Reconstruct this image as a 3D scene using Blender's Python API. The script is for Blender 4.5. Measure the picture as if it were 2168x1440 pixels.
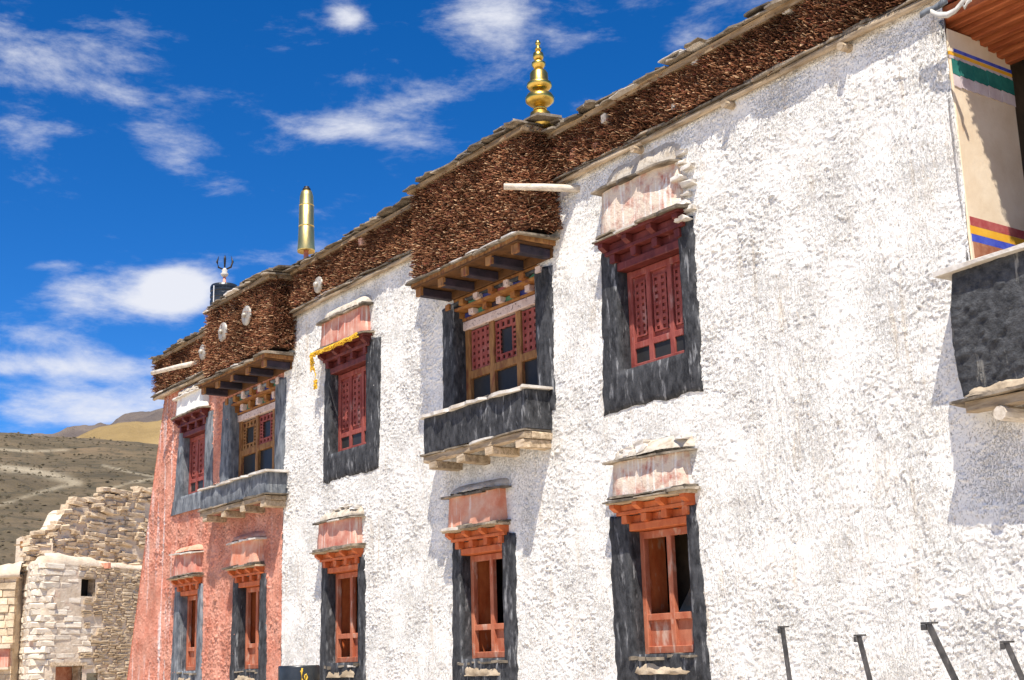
import bpy, math, random
import numpy as np
from mathutils import Matrix, Vector
random.seed(7); rng = np.random.default_rng(11)
SC = bpy.context.scene
for o in list(bpy.data.objects): bpy.data.objects.remove(o)
COL = SC.collection

# ------------------------------------------------------------------ camera
# facade frame: x along the facade (right = towards the viewer), y into the wall, z up; eye at z = 0
F_PX, CX, CY = 2850.0, 1084.0, 720.0
CAM = np.array([0.0, -10.0, 0.0])
_dx = np.array([-960-CX, 1456-CY, F_PX]); _dx /= np.linalg.norm(_dx)
_dn = np.array([5340-CX, 1280-CY, F_PX]); _dn -= _dn.dot(_dx)*_dx; _dn /= np.linalg.norm(_dn)
RM = np.stack([-_dx, _dn, np.cross(-_dx, _dn)], 1)          # world -> camera (x right, y down, z forward)
def ray(u, v): return RM.T @ np.array([u-CX, v-CY, F_PX])
def at(u, v, y=0.0):                                        # point of a photo ray on the plane y
    d = ray(u, v); return CAM + (y-CAM[1])/d[1]*d
def atd(u, v, dist):                                        # point of a photo ray at a horizontal distance
    d = ray(u, v); return CAM + dist/math.hypot(d[0], d[1])*d
cam = bpy.data.cameras.new('camera'); co = bpy.data.objects.new('camera', cam); COL.objects.link(co)
r_, u_, b_ = RM.T@np.array([1, 0, 0.]), RM.T@np.array([0, -1., 0]), RM.T@np.array([0, 0, -1.])
co.matrix_world = Matrix(((r_[0], u_[0], b_[0], CAM[0]), (r_[1], u_[1], b_[1], CAM[1]), (r_[2], u_[2], b_[2], CAM[2]), (0, 0, 0, 1)))
cam.sensor_width = 36; cam.lens = F_PX/2168*36; cam.clip_start = .1; cam.clip_end = 20000
SC.camera = co

# ------------------------------------------------------------------ sky, sun, exposure
SUN = Vector((1.2, -1.0, 2.96)).normalized()
w = bpy.data.worlds.new('World'); SC.world = w; w.use_nodes = True
SC.view_settings.view_transform = 'Standard'; SC.view_settings.look = 'None'
SC.view_settings.exposure = 0.67; SC.view_settings.gamma = 1.0
sun = bpy.data.lights.new('sun', 'SUN'); sun.energy = 5.0; sun.angle = math.radians(.53); sun.color = (1.0, .945, .855)
so = bpy.data.objects.new('sun', sun); COL.objects.link(so); so.rotation_euler = SUN.to_track_quat('Z', 'Y').to_euler()
def build_world():
    nt = w.node_tree; N = nt.nodes; L = nt.links; N.clear()
    out = N.new('ShaderNodeOutputWorld'); bg = N.new('ShaderNodeBackground'); L.new(bg.outputs[0], out.inputs[0])
    sky = N.new('ShaderNodeTexSky'); sky.sky_type = 'NISHITA'; sky.sun_disc = False
    sky.sun_elevation = math.asin(SUN.z); sky.sun_rotation = math.atan2(SUN.x, SUN.y)
    sky.altitude = 3800; sky.air_density = 1.0; sky.dust_density = .1; sky.ozone_density = 4.0
    hs = N.new('ShaderNodeHueSaturation'); hs.inputs['Saturation'].default_value = 1.33; hs.inputs['Value'].default_value = 1.0; hs.inputs['Hue'].default_value = .507
    L.new(sky.outputs[0], hs.inputs['Color'])
    tc = N.new('ShaderNodeTexCoord'); sx = N.new('ShaderNodeSeparateXYZ'); L.new(tc.outputs['Generated'], sx.inputs[0])
    def m(op, a, b=None, c=None, clamp=False):
        n = N.new('ShaderNodeMath'); n.operation = op; n.use_clamp = clamp
        for i, v in enumerate((a, b, c)):
            if v is None: continue
            if isinstance(v, (int, float)): n.inputs[i].default_value = v
            else: L.new(v, n.inputs[i])
        return n.outputs[0]
    az = m('ARCTAN2', sx.outputs[1], m('MULTIPLY', sx.outputs[0], -1.0))     # 0 towards -x
    el = m('ARCSINE', sx.outputs[2])
    cv = N.new('ShaderNodeCombineXYZ'); L.new(az, cv.inputs[0]); L.new(el, cv.inputs[1])
    mp = N.new('ShaderNodeMapping'); L.new(cv.outputs[0], mp.inputs[0]); mp.inputs['Rotation'].default_value = (0, 0, .18); mp.inputs['Scale'].default_value = (5.0, 13.0, 1)
    mp.inputs['Location'].default_value = (2.3, 1.7, 0)
    n1 = N.new('ShaderNodeTexNoise'); n1.inputs['Scale'].default_value = 1.5; n1.inputs['Detail'].default_value = 9; n1.inputs['Roughness'].default_value = .66; n1.inputs['Distortion'].default_value = .25
    L.new(mp.outputs[0], n1.inputs[0])
    n2 = N.new('ShaderNodeTexNoise'); n2.inputs['Scale'].default_value = 6.5; n2.inputs['Detail'].default_value = 7; n2.inputs['Roughness'].default_value = .6; L.new(mp.outputs[0], n2.inputs[0])
    # the clouds that stand over this place: azimuth, elevation, half widths, tilt, strength
    clouds = [(110, 95, 190, 60, -.05, .27), (300, 70, 70, 35, .1, .22), (275, 206, 60, 24, 0, .24), (40, 275, 80, 36, 0, .28), (365, 315, 66, 44, -.2, .32),
              (740, 40, 36, 24, 0, .38), (1025, 45, 95, 70, .35, .33), (910, 210, 260, 34, .30, .26), (820, 292, 170, 28, -.1, .28),
              (372, 618, 78, 44, .12, .95), (185, 622, 90, 40, .1, .36), (85, 712, 120, 24, -.05, .36), (120, 775, 280, 26, 0, .46), (230, 850, 220, 34, 0, .44), (110, 562, 46, 14, .1, .22),
              (650, 530, 90, 36, .4, .25), (1430, 95, 80, 30, .3, .2), (420, 190, 60, 20, 0, .12), (560, 90, 120, 50, .2, .1), (720, 170, 60, 25, .1, .18), (200, 890, 300, 26, 0, .2)]
    tot = None
    for (pu, pv, ru, rv, tilt, s) in clouds:
        d = ray(pu, pv); d = d/np.linalg.norm(d); a0 = math.atan2(d[1], -d[0]); e0 = math.asin(d[2])
        k = 1/F_PX*.93
        da = m('SUBTRACT', az, a0); de = m('SUBTRACT', el, e0)
        ca, sa = math.cos(tilt), math.sin(tilt)
        p = m('DIVIDE', m('ADD', m('MULTIPLY', da, ca*math.cos(e0)), m('MULTIPLY', de, sa)), ru*k)
        q = m('DIVIDE', m('SUBTRACT', m('MULTIPLY', de, ca), m('MULTIPLY', da, sa*math.cos(e0))), rv*k)
        g = m('POWER', 2.718, m('MULTIPLY', m('ADD', m('MULTIPLY', p, p), m('MULTIPLY', q, q)), -.7))
        tot = m('MULTIPLY', g, s) if tot is None else m('MULTIPLY_ADD', g, s, tot)
    dens = m('ADD', m('ADD', m('MULTIPLY', n1.outputs[0], 1.2), m('MULTIPLY', n2.outputs[0], .34)), tot)
    mr = N.new('ShaderNodeMapRange'); mr.interpolation_type = 'SMOOTHSTEP'; L.new(dens, mr.inputs[0])
    mr.inputs['From Min'].default_value = .84; mr.inputs['From Max'].default_value = 1.38; mr.inputs['To Max'].default_value = .96
    mx = N.new('ShaderNodeMix'); mx.data_type = 'RGBA'; L.new(mr.outputs[0], mx.inputs[0]); L.new(hs.outputs[0], mx.inputs[6])
    mx.inputs[7].default_value = (4.9, 5.0, 5.4, 1)
    L.new(mx.outputs[2], bg.inputs[0]); bg.inputs[1].default_value = .11
build_world()

# ------------------------------------------------------------------ materials
MATS = {}
def material(name, c1, c2=None, c3=None, scale=6.0, stretch=(1, 1, 1), rough=.85, bump=.3, bscale=30, detail=6, metal=0.0, lo=.35, hi=.65, attr=None, rnd=0.0, speck=None, spec=.3, bdist=.01):
    m = bpy.data.materials.new(name); m.use_nodes = True; nt = m.node_tree; N = nt.nodes; L = nt.links
    b = N['Principled BSDF']; b.inputs['Roughness'].default_value = rough; b.inputs['Metallic'].default_value = metal
    b.inputs['Specular IOR Level'].default_value = spec
    tc = N.new('ShaderNodeTexCoord'); mp = N.new('ShaderNodeMapping'); L.new(tc.outputs['Object'], mp.inputs[0]); mp.inputs['Scale'].default_value = stretch
    if rnd:
        oi = N.new('ShaderNodeObjectInfo'); ml = N.new('ShaderNodeVectorMath'); ml.operation = 'SCALE'; ml.inputs[0].default_value = (37, 11, 23); L.new(oi.outputs['Random'], ml.inputs['Scale'])
        L.new(ml.outputs[0], mp.inputs['Location'])
    n = N.new('ShaderNodeTexNoise'); n.inputs['Scale'].default_value = scale; n.inputs['Detail'].default_value = detail; n.inputs['Roughness'].default_value = .62; L.new(mp.outputs[0], n.inputs[0])
    if attr:
        a = N.new('ShaderNodeAttribute'); a.attribute_name = attr; col = a.outputs['Color']
    else:
        cr = N.new('ShaderNodeValToRGB'); e = cr.color_ramp.elements; e[0].position = lo; e[0].color = (*c1, 1); e[1].position = hi; e[1].color = (*(c2 or c1), 1)
        if c3: x = e.new((lo+hi)/2); x.color = (*c3, 1)
        L.new(n.outputs[0], cr.inputs[0]); col = cr.outputs[0]
    if speck:                                   # (colour, scale, stretch, lo, hi, strength)
        scol, ss, sst, slo, shi, sk = speck
        mp2 = N.new('ShaderNodeMapping'); L.new(tc.outputs['Object'], mp2.inputs[0]); mp2.inputs['Scale'].default_value = sst
        n3 = N.new('ShaderNodeTexNoise'); n3.inputs['Scale'].default_value = ss; n3.inputs['Detail'].default_value = 5; n3.inputs['Roughness'].default_value = .6; L.new(mp2.outputs[0], n3.inputs[0])
        r = N.new('ShaderNodeMapRange'); L.new(n3.outputs[0], r.inputs[0]); r.inputs[1].default_value = slo; r.inputs[2].default_value = shi; r.inputs[4].default_value = sk
        mx = N.new('ShaderNodeMix'); mx.data_type = 'RGBA'; L.new(r.outputs[0], mx.inputs[0]); L.new(col, mx.inputs[6]); mx.inputs[7].default_value = (*scol, 1); col = mx.outputs[2]
    if rnd:
        hv = N.new('ShaderNodeHueSaturation'); r = N.new('ShaderNodeMapRange'); L.new(oi.outputs['Random'], r.inputs[0]); r.inputs[3].default_value = 1-rnd; r.inputs[4].default_value = 1+rnd
        L.new(r.outputs[0], hv.inputs['Value']); L.new(col, hv.inputs['Color']); col = hv.outputs[0]
    L.new(col, b.inputs['Base Color'])
    if bump:
        n2 = N.new('ShaderNodeTexNoise'); n2.inputs['Scale'].default_value = bscale; n2.inputs['Detail'].default_value = 8; n2.inputs['Roughness'].default_value = .65; L.new(mp.outputs[0], n2.inputs[0])
        bp = N.new('ShaderNodeBump'); bp.inputs['Strength'].default_value = bump; bp.inputs['Distance'].default_value = bdist; L.new(n2.outputs[0], bp.inputs['Height']); L.new(bp.outputs[0], b.inputs['Normal'])
    MATS[name] = m; return m
def wall_material(name, base, base2, stain, stain_amt, drip, drip_amt, reg=None, ds=9):
    m = material(name, base, base2, scale=2.2, rough=.95, bump=0, bscale=55, speck=(stain, 24, (1, 1, .8), .66-stain_amt, .76, .8), spec=.12, bdist=.008)
    nt = m.node_tree; N = nt.nodes; L = nt.links; b = N['Principled BSDF']
    src = b.inputs['Base Color'].links[0].from_socket
    tc = N.new('ShaderNodeTexCoord'); mp = N.new('ShaderNodeMapping'); L.new(tc.outputs['Object'], mp.inputs[0]); mp.inputs['Scale'].default_value = (ds, ds, .09*ds)
    n = N.new('ShaderNodeTexNoise'); n.inputs['Scale'].default_value = 1.0; n.inputs['Detail'].default_value = 4; L.new(mp.outputs[0], n.inputs[0])
    big = N.new('ShaderNodeTexNoise'); big.inputs['Scale'].default_value = .9; big.inputs['Detail'].default_value = 2; L.new(tc.outputs['Object'], big.inputs[0])
    r = N.new('ShaderNodeMapRange'); L.new(n.outputs[0], r.inputs[0]); r.inputs[1].default_value = .55; r.inputs[2].default_value = .72; r.inputs[4].default_value = drip_amt
    fac = r.outputs[0]
    if reg:                                     # the limewash runs down one stretch of the wall
        sx = N.new('ShaderNodeSeparateXYZ'); L.new(tc.outputs['Object'], sx.inputs[0])
        rr = N.new('ShaderNodeMapRange'); L.new(sx.outputs[0], rr.inputs[0]); rr.inputs[1].default_value = reg[0]; rr.inputs[2].default_value = reg[1]; rr.inputs[3].default_value = 1; rr.inputs[4].default_value = .12
        mu = N.new('ShaderNodeMath'); mu.operation = 'MULTIPLY'; L.new(fac, mu.inputs[0]); L.new(rr.outputs[0], mu.inputs[1]); fac = mu.outputs[0]
    else:
        r2 = N.new('ShaderNodeMapRange'); L.new(big.outputs[0], r2.inputs[0]); r2.inputs[1].default_value = .44; r2.inputs[2].default_value = .62
        mu = N.new('ShaderNodeMath'); mu.operation = 'MULTIPLY'; L.new(fac, mu.inputs[0]); L.new(r2.outputs[0], mu.inputs[1]); fac = mu.outputs[0]
    mx = N.new('ShaderNodeMix'); mx.data_type = 'RGBA'; L.new(fac, mx.inputs[0]); L.new(src, mx.inputs[6]); mx.inputs[7].default_value = (*drip, 1)
    L.new(mx.outputs[2], b.inputs['Base Color'])
    # hand-smeared relief too fine for the mesh: short crevices between daubs
    mp3 = N.new('ShaderNodeMapping'); L.new(tc.outputs['Object'], mp3.inputs[0]); mp3.inputs['Scale'].default_value = (1.25, 1, .8); mp3.inputs['Rotation'].default_value = (0, .5, 0)
    na = N.new('ShaderNodeTexNoise'); na.inputs['Scale'].default_value = 46; na.inputs['Detail'].default_value = 4; na.inputs['Roughness'].default_value = .55; na.inputs['Distortion'].default_value = 1.6; L.new(mp3.outputs[0], na.inputs[0])
    ra = N.new('ShaderNodeMapRange'); ra.interpolation_type = 'SMOOTHSTEP'; sh = N.new('ShaderNodeTexNoise'); sh.inputs['Scale'].default_value = 1.7; sh.inputs['Detail'].default_value = 3; L.new(tc.outputs['Object'], sh.inputs[0])
    sm = N.new('ShaderNodeMath'); sm.operation = 'MULTIPLY_ADD'; L.new(sh.outputs[0], sm.inputs[0]); sm.inputs[1].default_value = .42; L.new(na.outputs[0], sm.inputs[2])
    L.new(sm.outputs[0], ra.inputs[0]); ra.inputs[1].default_value = .575; ra.inputs[2].default_value = .67
    nb = N.new('ShaderNodeTexNoise'); nb.inputs['Scale'].default_value = 90; nb.inputs['Detail'].default_value = 6; nb.inputs['Roughness'].default_value = .7; L.new(tc.outputs['Object'], nb.inputs[0])
    ad = N.new('ShaderNodeMath'); ad.operation = 'MULTIPLY_ADD'; L.new(nb.outputs[0], ad.inputs[0]); ad.inputs[1].default_value = .22; L.new(ra.outputs[0], ad.inputs[2])
    mp4 = N.new('ShaderNodeMapping'); L.new(tc.outputs['Object'], mp4.inputs[0]); mp4.inputs['Scale'].default_value = (42, 42, 3.2)
    nd = N.new('ShaderNodeTexNoise'); nd.inputs['Scale'].default_value = 1.0; nd.inputs['Detail'].default_value = 3; L.new(mp4.outputs[0], nd.inputs[0])
    rg = N.new('ShaderNodeMapRange'); L.new(big.outputs[0], rg.inputs[0]); rg.inputs[1].default_value = .42; rg.inputs[2].default_value = .62; rg.inputs[4].default_value = 1.1
    md = N.new('ShaderNodeMath'); md.operation = 'MULTIPLY'; L.new(nd.outputs[0], md.inputs[0]); L.new(rg.outputs[0], md.inputs[1])
    ae = N.new('ShaderNodeMath'); ae.operation = 'ADD'; L.new(md.outputs[0], ae.inputs[0]); L.new(ad.outputs[0], ae.inputs[1]); ad = ae
    bp = N.new('ShaderNodeBump'); bp.inputs['Strength'].default_value = 1.0; bp.inputs['Distance'].default_value = .0155; L.new(ad.outputs[0], bp.inputs['Height']); L.new(bp.outputs[0], b.inputs['Normal'])
    return m
wall_material('limewash', (.80, .765, .70), (.865, .84, .785), (.60, .47, .33), .09, (.63, .51, .37), .65)
wall_material('red_limewash', (.62, .225, .145), (.74, .365, .26), (.80, .62, .52), .05, (.84, .76, .72), 1.0, reg=(-26.45, -25.7), ds=6)
material('black_plaster', (.013, .0135, .0155), (.066, .067, .071), scale=5, stretch=(3, 3, 1.4), rough=.8, bump=.8, bscale=22, speck=((.5, .5, .5), 1.0, (15, 15, 3.2), .575, .74, .6), bdist=.012)
material('rough_black', (.032, .033, .036), (.088, .090, .094), scale=14, rough=.85, bump=1.0, bscale=26, speck=((.50, .47, .40), 1.0, (8, 8, .6), .60, .70, .8), bdist=.03)
material('grey_plaster', (.055, .063, .075), (.21, .225, .24), scale=4, stretch=(2, 2, 1), rough=.85, bump=.7, bscale=22, speck=((.6, .6, .58), 1.0, (26, 26, 1.4), .56, .8, .7), bdist=.012)
material('hood_salmon', (.60, .20, .11), (.68, .40, .28), scale=4, rough=.95, bump=.6, bscale=25, speck=((.78, .72, .64), 1.0, (22, 22, 1.2), .58, .72, .8))
material('hood_pink', (.47, .145, .10), (.62, .34, .25), scale=4, rough=.95, bump=.6, bscale=25, speck=((.75, .68, .58), 1.0, (22, 22, 1.2), .55, .7, .85))
material('hood_faded', (.44, .17, .125), (.68, .55, .43), scale=6, lo=.3, hi=.52, rough=.95, bump=.9, bscale=18, speck=((.80, .76, .70), 1.0, (20, 20, 1.4), .52, .66, .8), bdist=.02)
material('hood_white', (.62, .50, .42), (.80, .78, .72), scale=4, lo=.25, hi=.5, rough=.95, bump=.7, bscale=20)
material('orange_wood', (.42, .085, .02), (.58, .16, .05), scale=7, stretch=(1, 1, .5), rough=.6, bump=.3, bscale=40, speck=((.55, .33, .22), 9, (1, 1, .4), .62, .74, .7))
material('maroon_wood', (.085, .013, .011), (.165, .034, .027), scale=6, stretch=(1, 1, .5), rough=.55, bump=.3, bscale=40, speck=((.45, .20, .17), 8, (1, 1, .3), .62, .76, .6))
material('faded_wood', (.34, .085, .038), (.48, .175, .095), scale=7, stretch=(1, 1, .4), rough=.8, bump=.5, bscale=35, speck=((.58, .42, .32), 8, (1, 1, .35), .56, .70, .75))
material('faded_maroon', (.20, .034, .026), (.33, .088, .068), scale=7, stretch=(1, 1, .4), rough=.75, bump=.5, bscale=35, speck=((.46, .27, .23), 8, (1, 1, .35), .57, .72, .7))
material('ochre_wood', (.17, .068, .020), (.37, .185, .062), scale=7, stretch=(3, 3, .6), rough=.7, bump=.5, bscale=30, speck=((.16, .03, .02), 6, (2, 2, .6), .55, .66, .7))
material('painted_beam', (.22, .075, .018), (.36, .165, .042), scale=8, rough=.7, bump=.4, bscale=30, speck=((.12, .03, .02), 9, (1, 1, 1), .55, .66, .7))
material('dark_paint', (.018, .016, .024), (.05, .035, .05), scale=5, rough=.7, bump=.3, bscale=30)
material('blue_paint', (.02, .03, .17), (.07, .08, .26), scale=9, rough=.7, bump=.3, bscale=30)
material('green_paint', (.03, .16, .10), (.12, .28, .15), scale=9, rough=.7, bump=.3, bscale=30)
material('white_pattern_board', (.52, .38, .32), (.68, .55, .48), scale=6, rough=.8, bump=.3, bscale=30, speck=((.10, .05, .05), 22, (1, 1, 1), .58, .63, .8))
material('grey_wood', (.30, .215, .13), (.62, .49, .34), scale=5, stretch=(.5, 3, 3), rough=.9, bump=.6, bscale=30, rnd=.25, speck=((.14, .085, .045), 5, (.6, 6, 6), .56, .68, .75))
material('brown_board', (.15, .095, .05), (.36, .255, .15), scale=5, stretch=(.5, 3, 3), rough=.9, bump=.6, bscale=30, rnd=.2, speck=((.50, .40, .28), 5, (.6, 6, 6), .6, .72, .6))
material('pale_log', (.50, .42, .32), (.74, .66, .55), scale=5, stretch=(3, 1, 3), rough=.85, bump=.4, bscale=25, speck=((.25, .17, .1), 5, (3, .6, 3), .6, .7, .6))
material('slate', (.065, .052, .038), (.30, .245, .18), scale=4, rough=.9, bump=.6, bscale=24, rnd=.5, speck=((.56, .50, .42), 7, (1, 1, 1), .60, .74, .7), bdist=.015)
material('pale_slate', (.46, .40, .33), (.72, .68, .62), scale=4, rough=.95, bump=.7, bscale=22, rnd=.15, bdist=.015)
material('mud', (.30, .225, .145), (.50, .40, .28), scale=4, rough=.97, bump=.8, bscale=16, bdist=.02)
material('mud_white', (.30, .235, .165), (.54, .475, .385), scale=9, rough=.97, bump=.9, bscale=16, lo=.3, hi=.55, bdist=.02)
material('dark_mud', (.05, .035, .022), (.10, .07, .045), scale=4, rough=.97, bump=.4)
material('twig', (1, 1, 1), attr='tint', rough=.95, bump=0, spec=.08)
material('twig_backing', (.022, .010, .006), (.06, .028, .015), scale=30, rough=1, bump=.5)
material('gilt', (.52, .33, .06), (.76, .53, .14), scale=3, rough=.33, metal=1.0, bump=.25, bscale=12, speck=((.20, .13, .03), 6, (1, 1, 1), .6, .75, .5))
material('gilt_sheet', (.66, .46, .14), (.86, .66, .27), scale=3, stretch=(2, 2, .6), rough=.40, metal=1.0, bump=.3, bscale=9, speck=((.30, .20, .07), 5, (1, 1, .4), .58, .75, .5))
material('dark_metal', (.02, .018, .016), (.05, .045, .04), scale=8, rough=.5, metal=.6)
material('pink_pole', (.55, .17, .12), (.70, .32, .24), scale=9, rough=.8)
material('black_tank', (.010, .012, .014), (.028, .032, .036), scale=4, rough=.35, bump=.05, spec=.5)
material('white_line', (.55, .55, .55), (.75, .75, .75), scale=8, rough=.8)
material('steel', (.07, .065, .06), (.16, .145, .13), scale=9, rough=.5, metal=.7, bump=.3, speck=((.35, .32, .29), 7, (4, 4, 1), .6, .7, .7))
material('disc_metal', (.30, .26, .21), (.50, .46, .40), scale=8, rough=.5, metal=.3, bump=.2)
material('yellow_cloth', (.62, .34, .02), (.80, .52, .06), scale=12, rough=.9, bump=.4)
material('yellow_paint', (.55, .33, .03), (.62, .42, .06), scale=14, rough=.8, bump=0)
material('orange_paint', (.75, .36, .02), (.80, .45, .05), scale=6, rough=.8, bump=.2)
material('royal_blue', (.03, .05, .42), (.10, .14, .55), scale=6, rough=.8, bump=.2)
material('crimson_paint', (.36, .06, .06), (.48, .14, .12), scale=8, rough=.8, bump=.2)
material('brown_paint', (.30, .10, .05), (.45, .22, .13), scale=8, rough=.8, bump=.2)
material('teal_paint', (.01, .13, .11), (.03, .20, .16), scale=6, rough=.8, bump=.2)
material('pale_cloth', (.50, .40, .40), (.66, .58, .56), scale=6, rough=.85, bump=.2)
material('cream', (.68, .53, .36), (.78, .65, .48), scale=2.5, rough=.9, bump=.35, bscale=14, speck=((.42, .23, .10), 7, (2, 2, .5), .66, .74, .7))
material('white_cloth', (.42, .39, .34), (.60, .57, .52), scale=10, rough=.9, bump=.4)
material('glass', (.024, .023, .022), (.042, .040, .038), scale=2, rough=.3, bump=0, spec=.09)
material('stone', (.50, .375, .24), (.72, .58, .41), scale=4, rough=.95, bump=.9, bscale=14, rnd=.22, bdist=.03)
material('washed_stone', (.66, .565, .44), (.80, .72, .60), scale=3, rough=.95, bump=.8, bscale=12, rnd=.10, speck=((.55, .30, .24), 2.5, (1, 1, 1), .6, .75, .35), bdist=.03)
material('ruin_mud', (.54, .43, .31), (.68, .57, .44), scale=2.5, rough=.97, bump=.9, bscale=8, speck=((.5, .25, .18), 2, (1, 1, 1), .56, .7, .4), bdist=.04)
material('hill', (.074, .056, .031), (.20, .137, .077), c3=(.130, .098, .056), scale=.035, rough=1, bump=.8, bscale=.5, detail=12, lo=.32, hi=.68, bdist=1.5, speck=((.045, .042, .026), .22, (1, 1, 1), .50, .64, .7))
material('gold_hill', (.22, .15, .06), (.34, .235, .10), scale=.006, rough=1, bump=.8, bscale=.05, detail=12, bdist=10)
material('far_mountain', (.11, .088, .078), (.21, .165, .13), scale=.004, rough=1, bump=1, bscale=.02, detail=12, bdist=30)
material('trail', (.17, .137, .088), (.235, .19, .128), scale=.3, rough=1, bump=.3)
material('earth', (.54, .455, .345), (.66, .57, .45), scale=.6, rough=1, bump=.6, bscale=6, detail=10, bdist=.03)

material('porch_wood', (.25, .055, .016), (.42, .12, .04), scale=5, stretch=(.5, 3, 3), rough=.7, bump=.4, bscale=30)
material('shaded_ceiling_wood', (.07, .030, .009), (.13, .055, .016), scale=8, rough=.8, bump=.3)  # ochre ceiling boards darkened: the shade between rafters is in the colour
material('unlit_black', (.006, .005, .004), (.012, .010, .008), scale=4, rough=1, bump=0)  # near-black colour painted in for the darkness of unlit interiors

# ------------------------------------------------------------------ mesh helpers
def link(o, parent=None):
    COL.objects.link(o)
    if parent is not None: o.parent = parent
    return o
def raw(name, V, Fc, mat, parent=None, smooth=False, mi=None):
    me = bpy.data.meshes.new(name); me.from_pydata([tuple(map(float, v)) for v in V], [], Fc); me.update()
    ml = mat if isinstance(mat, (list, tuple)) else [mat]
    for q in ml: me.materials.append(MATS[q])
    if mi is not None: me.polygons.foreach_set('material_index', np.array(mi, dtype=np.int32))
    if smooth: me.polygons.foreach_set('use_smooth', [True]*len(me.polygons))
    return link(bpy.data.objects.new(name, me), parent)
def grid_mesh(name, V, quads, mat, parent=None, smooth=True):        # numpy quads
    me = bpy.data.meshes.new(name); V = np.asarray(V, np.float32); quads = np.asarray(quads, np.int32)
    me.vertices.add(len(V)); me.vertices.foreach_set('co', V.ravel())
    me.loops.add(quads.size); me.loops.foreach_set('vertex_index', quads.ravel())
    me.polygons.add(len(quads)); me.polygons.foreach_set('loop_start', np.arange(0, quads.size, 4, dtype=np.int32))
    me.polygons.foreach_set('loop_total', np.full(len(quads), 4, np.int32))
    me.polygons.foreach_set('use_smooth', np.full(len(quads), smooth))
    me.update(calc_edges=True); me.validate(); me.materials.append(MATS[mat])
    return link(bpy.data.objects.new(name, me), parent)
class MB:
    def __init__(s): s.V = []; s.F = []; s.M = []
    def add(s, V, Fc, m=0):
        k = len(s.V); s.V += [tuple(v) for v in V]; s.F += [tuple(i+k for i in f) for f in Fc]; s.M += [m]*len(Fc); return s
    def box(s, x0, x1, y0, y1, z0, z1, j=0.0, ch=None, m=0):          # chamfered box, long edges of the longest axis cut
        d = (x1-x0, y1-y0, z1-z0); ax = max(range(3), key=lambda i: d[i])
        a, b_ = [i for i in range(3) if i != ax]
        lo = (x0, y0, z0); hi = (x1, y1, z1)
        c = min(d[a], d[b_])*.09 if ch is None else ch
        c = min(c, .02)
        pr = [(lo[a]+c, lo[b_]), (hi[a]-c, lo[b_]), (hi[a], lo[b_]+c), (hi[a], hi[b_]-c), (hi[a]-c, hi[b_]), (lo[a]+c, hi[b_]), (lo[a], hi[b_]-c), (lo[a], lo[b_]+c)]
        V = []
        for t in (lo[ax], hi[ax]):
            for (p, q) in pr:
                v = [0, 0, 0]; v[ax] = t + random.uniform(-j, j); v[a] = p+random.uniform(-j, j); v[b_] = q+random.uniform(-j, j); V.append(v)
        Fc = [tuple(range(7, -1, -1)), tuple(range(8, 16))] + [(i, (i+1) % 8, 8+(i+1) % 8, 8+i) for i in range(8)]
        return s.add(V, Fc, m)
    def tube(s, pts, rad, n=8, m=0, cap=True):
        P = [Vector(p) for p in pts]; R = rad if isinstance(rad, (list, tuple)) else [rad]*len(P); V = []
        up = Vector((0, 0, 1))
        for i, p in enumerate(P):
            t = (P[min(i+1, len(P)-1)]-P[max(i-1, 0)]).normalized()
            a = t.cross(up); a = a.normalized() if a.length > 1e-3 else Vector((1, 0, 0)); b = t.cross(a)
            for k in range(n): V.append(p + (a*math.cos(k*2*math.pi/n)+b*math.sin(k*2*math.pi/n))*R[i])
        Fc = [(i*n+k, i*n+(k+1) % n, (i+1)*n+(k+1) % n, (i+1)*n+k) for i in range(len(P)-1) for k in range(n)]
        if cap: Fc += [tuple(range(n-1, -1, -1)), tuple(range((len(P)-1)*n, len(P)*n))]
        return s.add(V, Fc, m)
    def lathe(s, prof, cx, cy, z0, n=28, m=0, lobes=0):
        V = []
        for (r, z) in prof:
            for k in range(n):
                a = k*2*math.pi/n; V.append((cx+r*math.cos(a), cy+r*math.sin(a), z0+z))
        Fc = [(i*n+k, i*n+(k+1) % n, (i+1)*n+(k+1) % n, (i+1)*n+k) for i in range(len(prof)-1) for k in range(n)]
        Fc += [tuple(range(n-1, -1, -1)), tuple(range((len(prof)-1)*n, len(prof)*n))]
        return s.add(V, Fc, m)
    def build(s, name, mat, parent=None, smooth=False): return raw(name, s.V, s.F, mat, parent, smooth, s.M if isinstance(mat, (list, tuple)) else None)
def box(name, mat, parent, *a, **k): return MB().box(*a, **k).build(name, mat, parent)
def empty(name, loc=(0, 0, 0)):
    o = bpy.data.objects.new(name, None); COL.objects.link(o); o.location = loc; return o
def tag(o, label, cat, group=None):
    o['label'] = label; o['category'] = cat
    if group: o['group'] = group
    return o
def structure(o): o['kind'] = 'structure'; return o
_perm = {}
def vnoise(x, z, scale, seed):
    if seed not in _perm: _perm[seed] = np.random.default_rng(seed).random((256, 256))
    T = _perm[seed]; x = np.asarray(x)/scale; z = np.asarray(z)/scale
    xi = np.floor(x).astype(int); zi = np.floor(z).astype(int); fx = x-xi; fz = z-zi
    fx = fx*fx*(3-2*fx); fz = fz*fz*(3-2*fz); a = xi % 256; b = (xi+1) % 256; c = zi % 256; d = (zi+1) % 256
    return (T[a, c]*(1-fx)+T[b, c]*fx)*(1-fz) + (T[a, d]*(1-fx)+T[b, d]*fx)*fz
def fbm(x, z, scale, seed, o=4):
    s = 0; a = 1; n = 0
    for i in range(o): s = s+a*(vnoise(x, z, scale/2**i, seed+i)-.5); n += a; a *= .55
    return s/n

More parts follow.
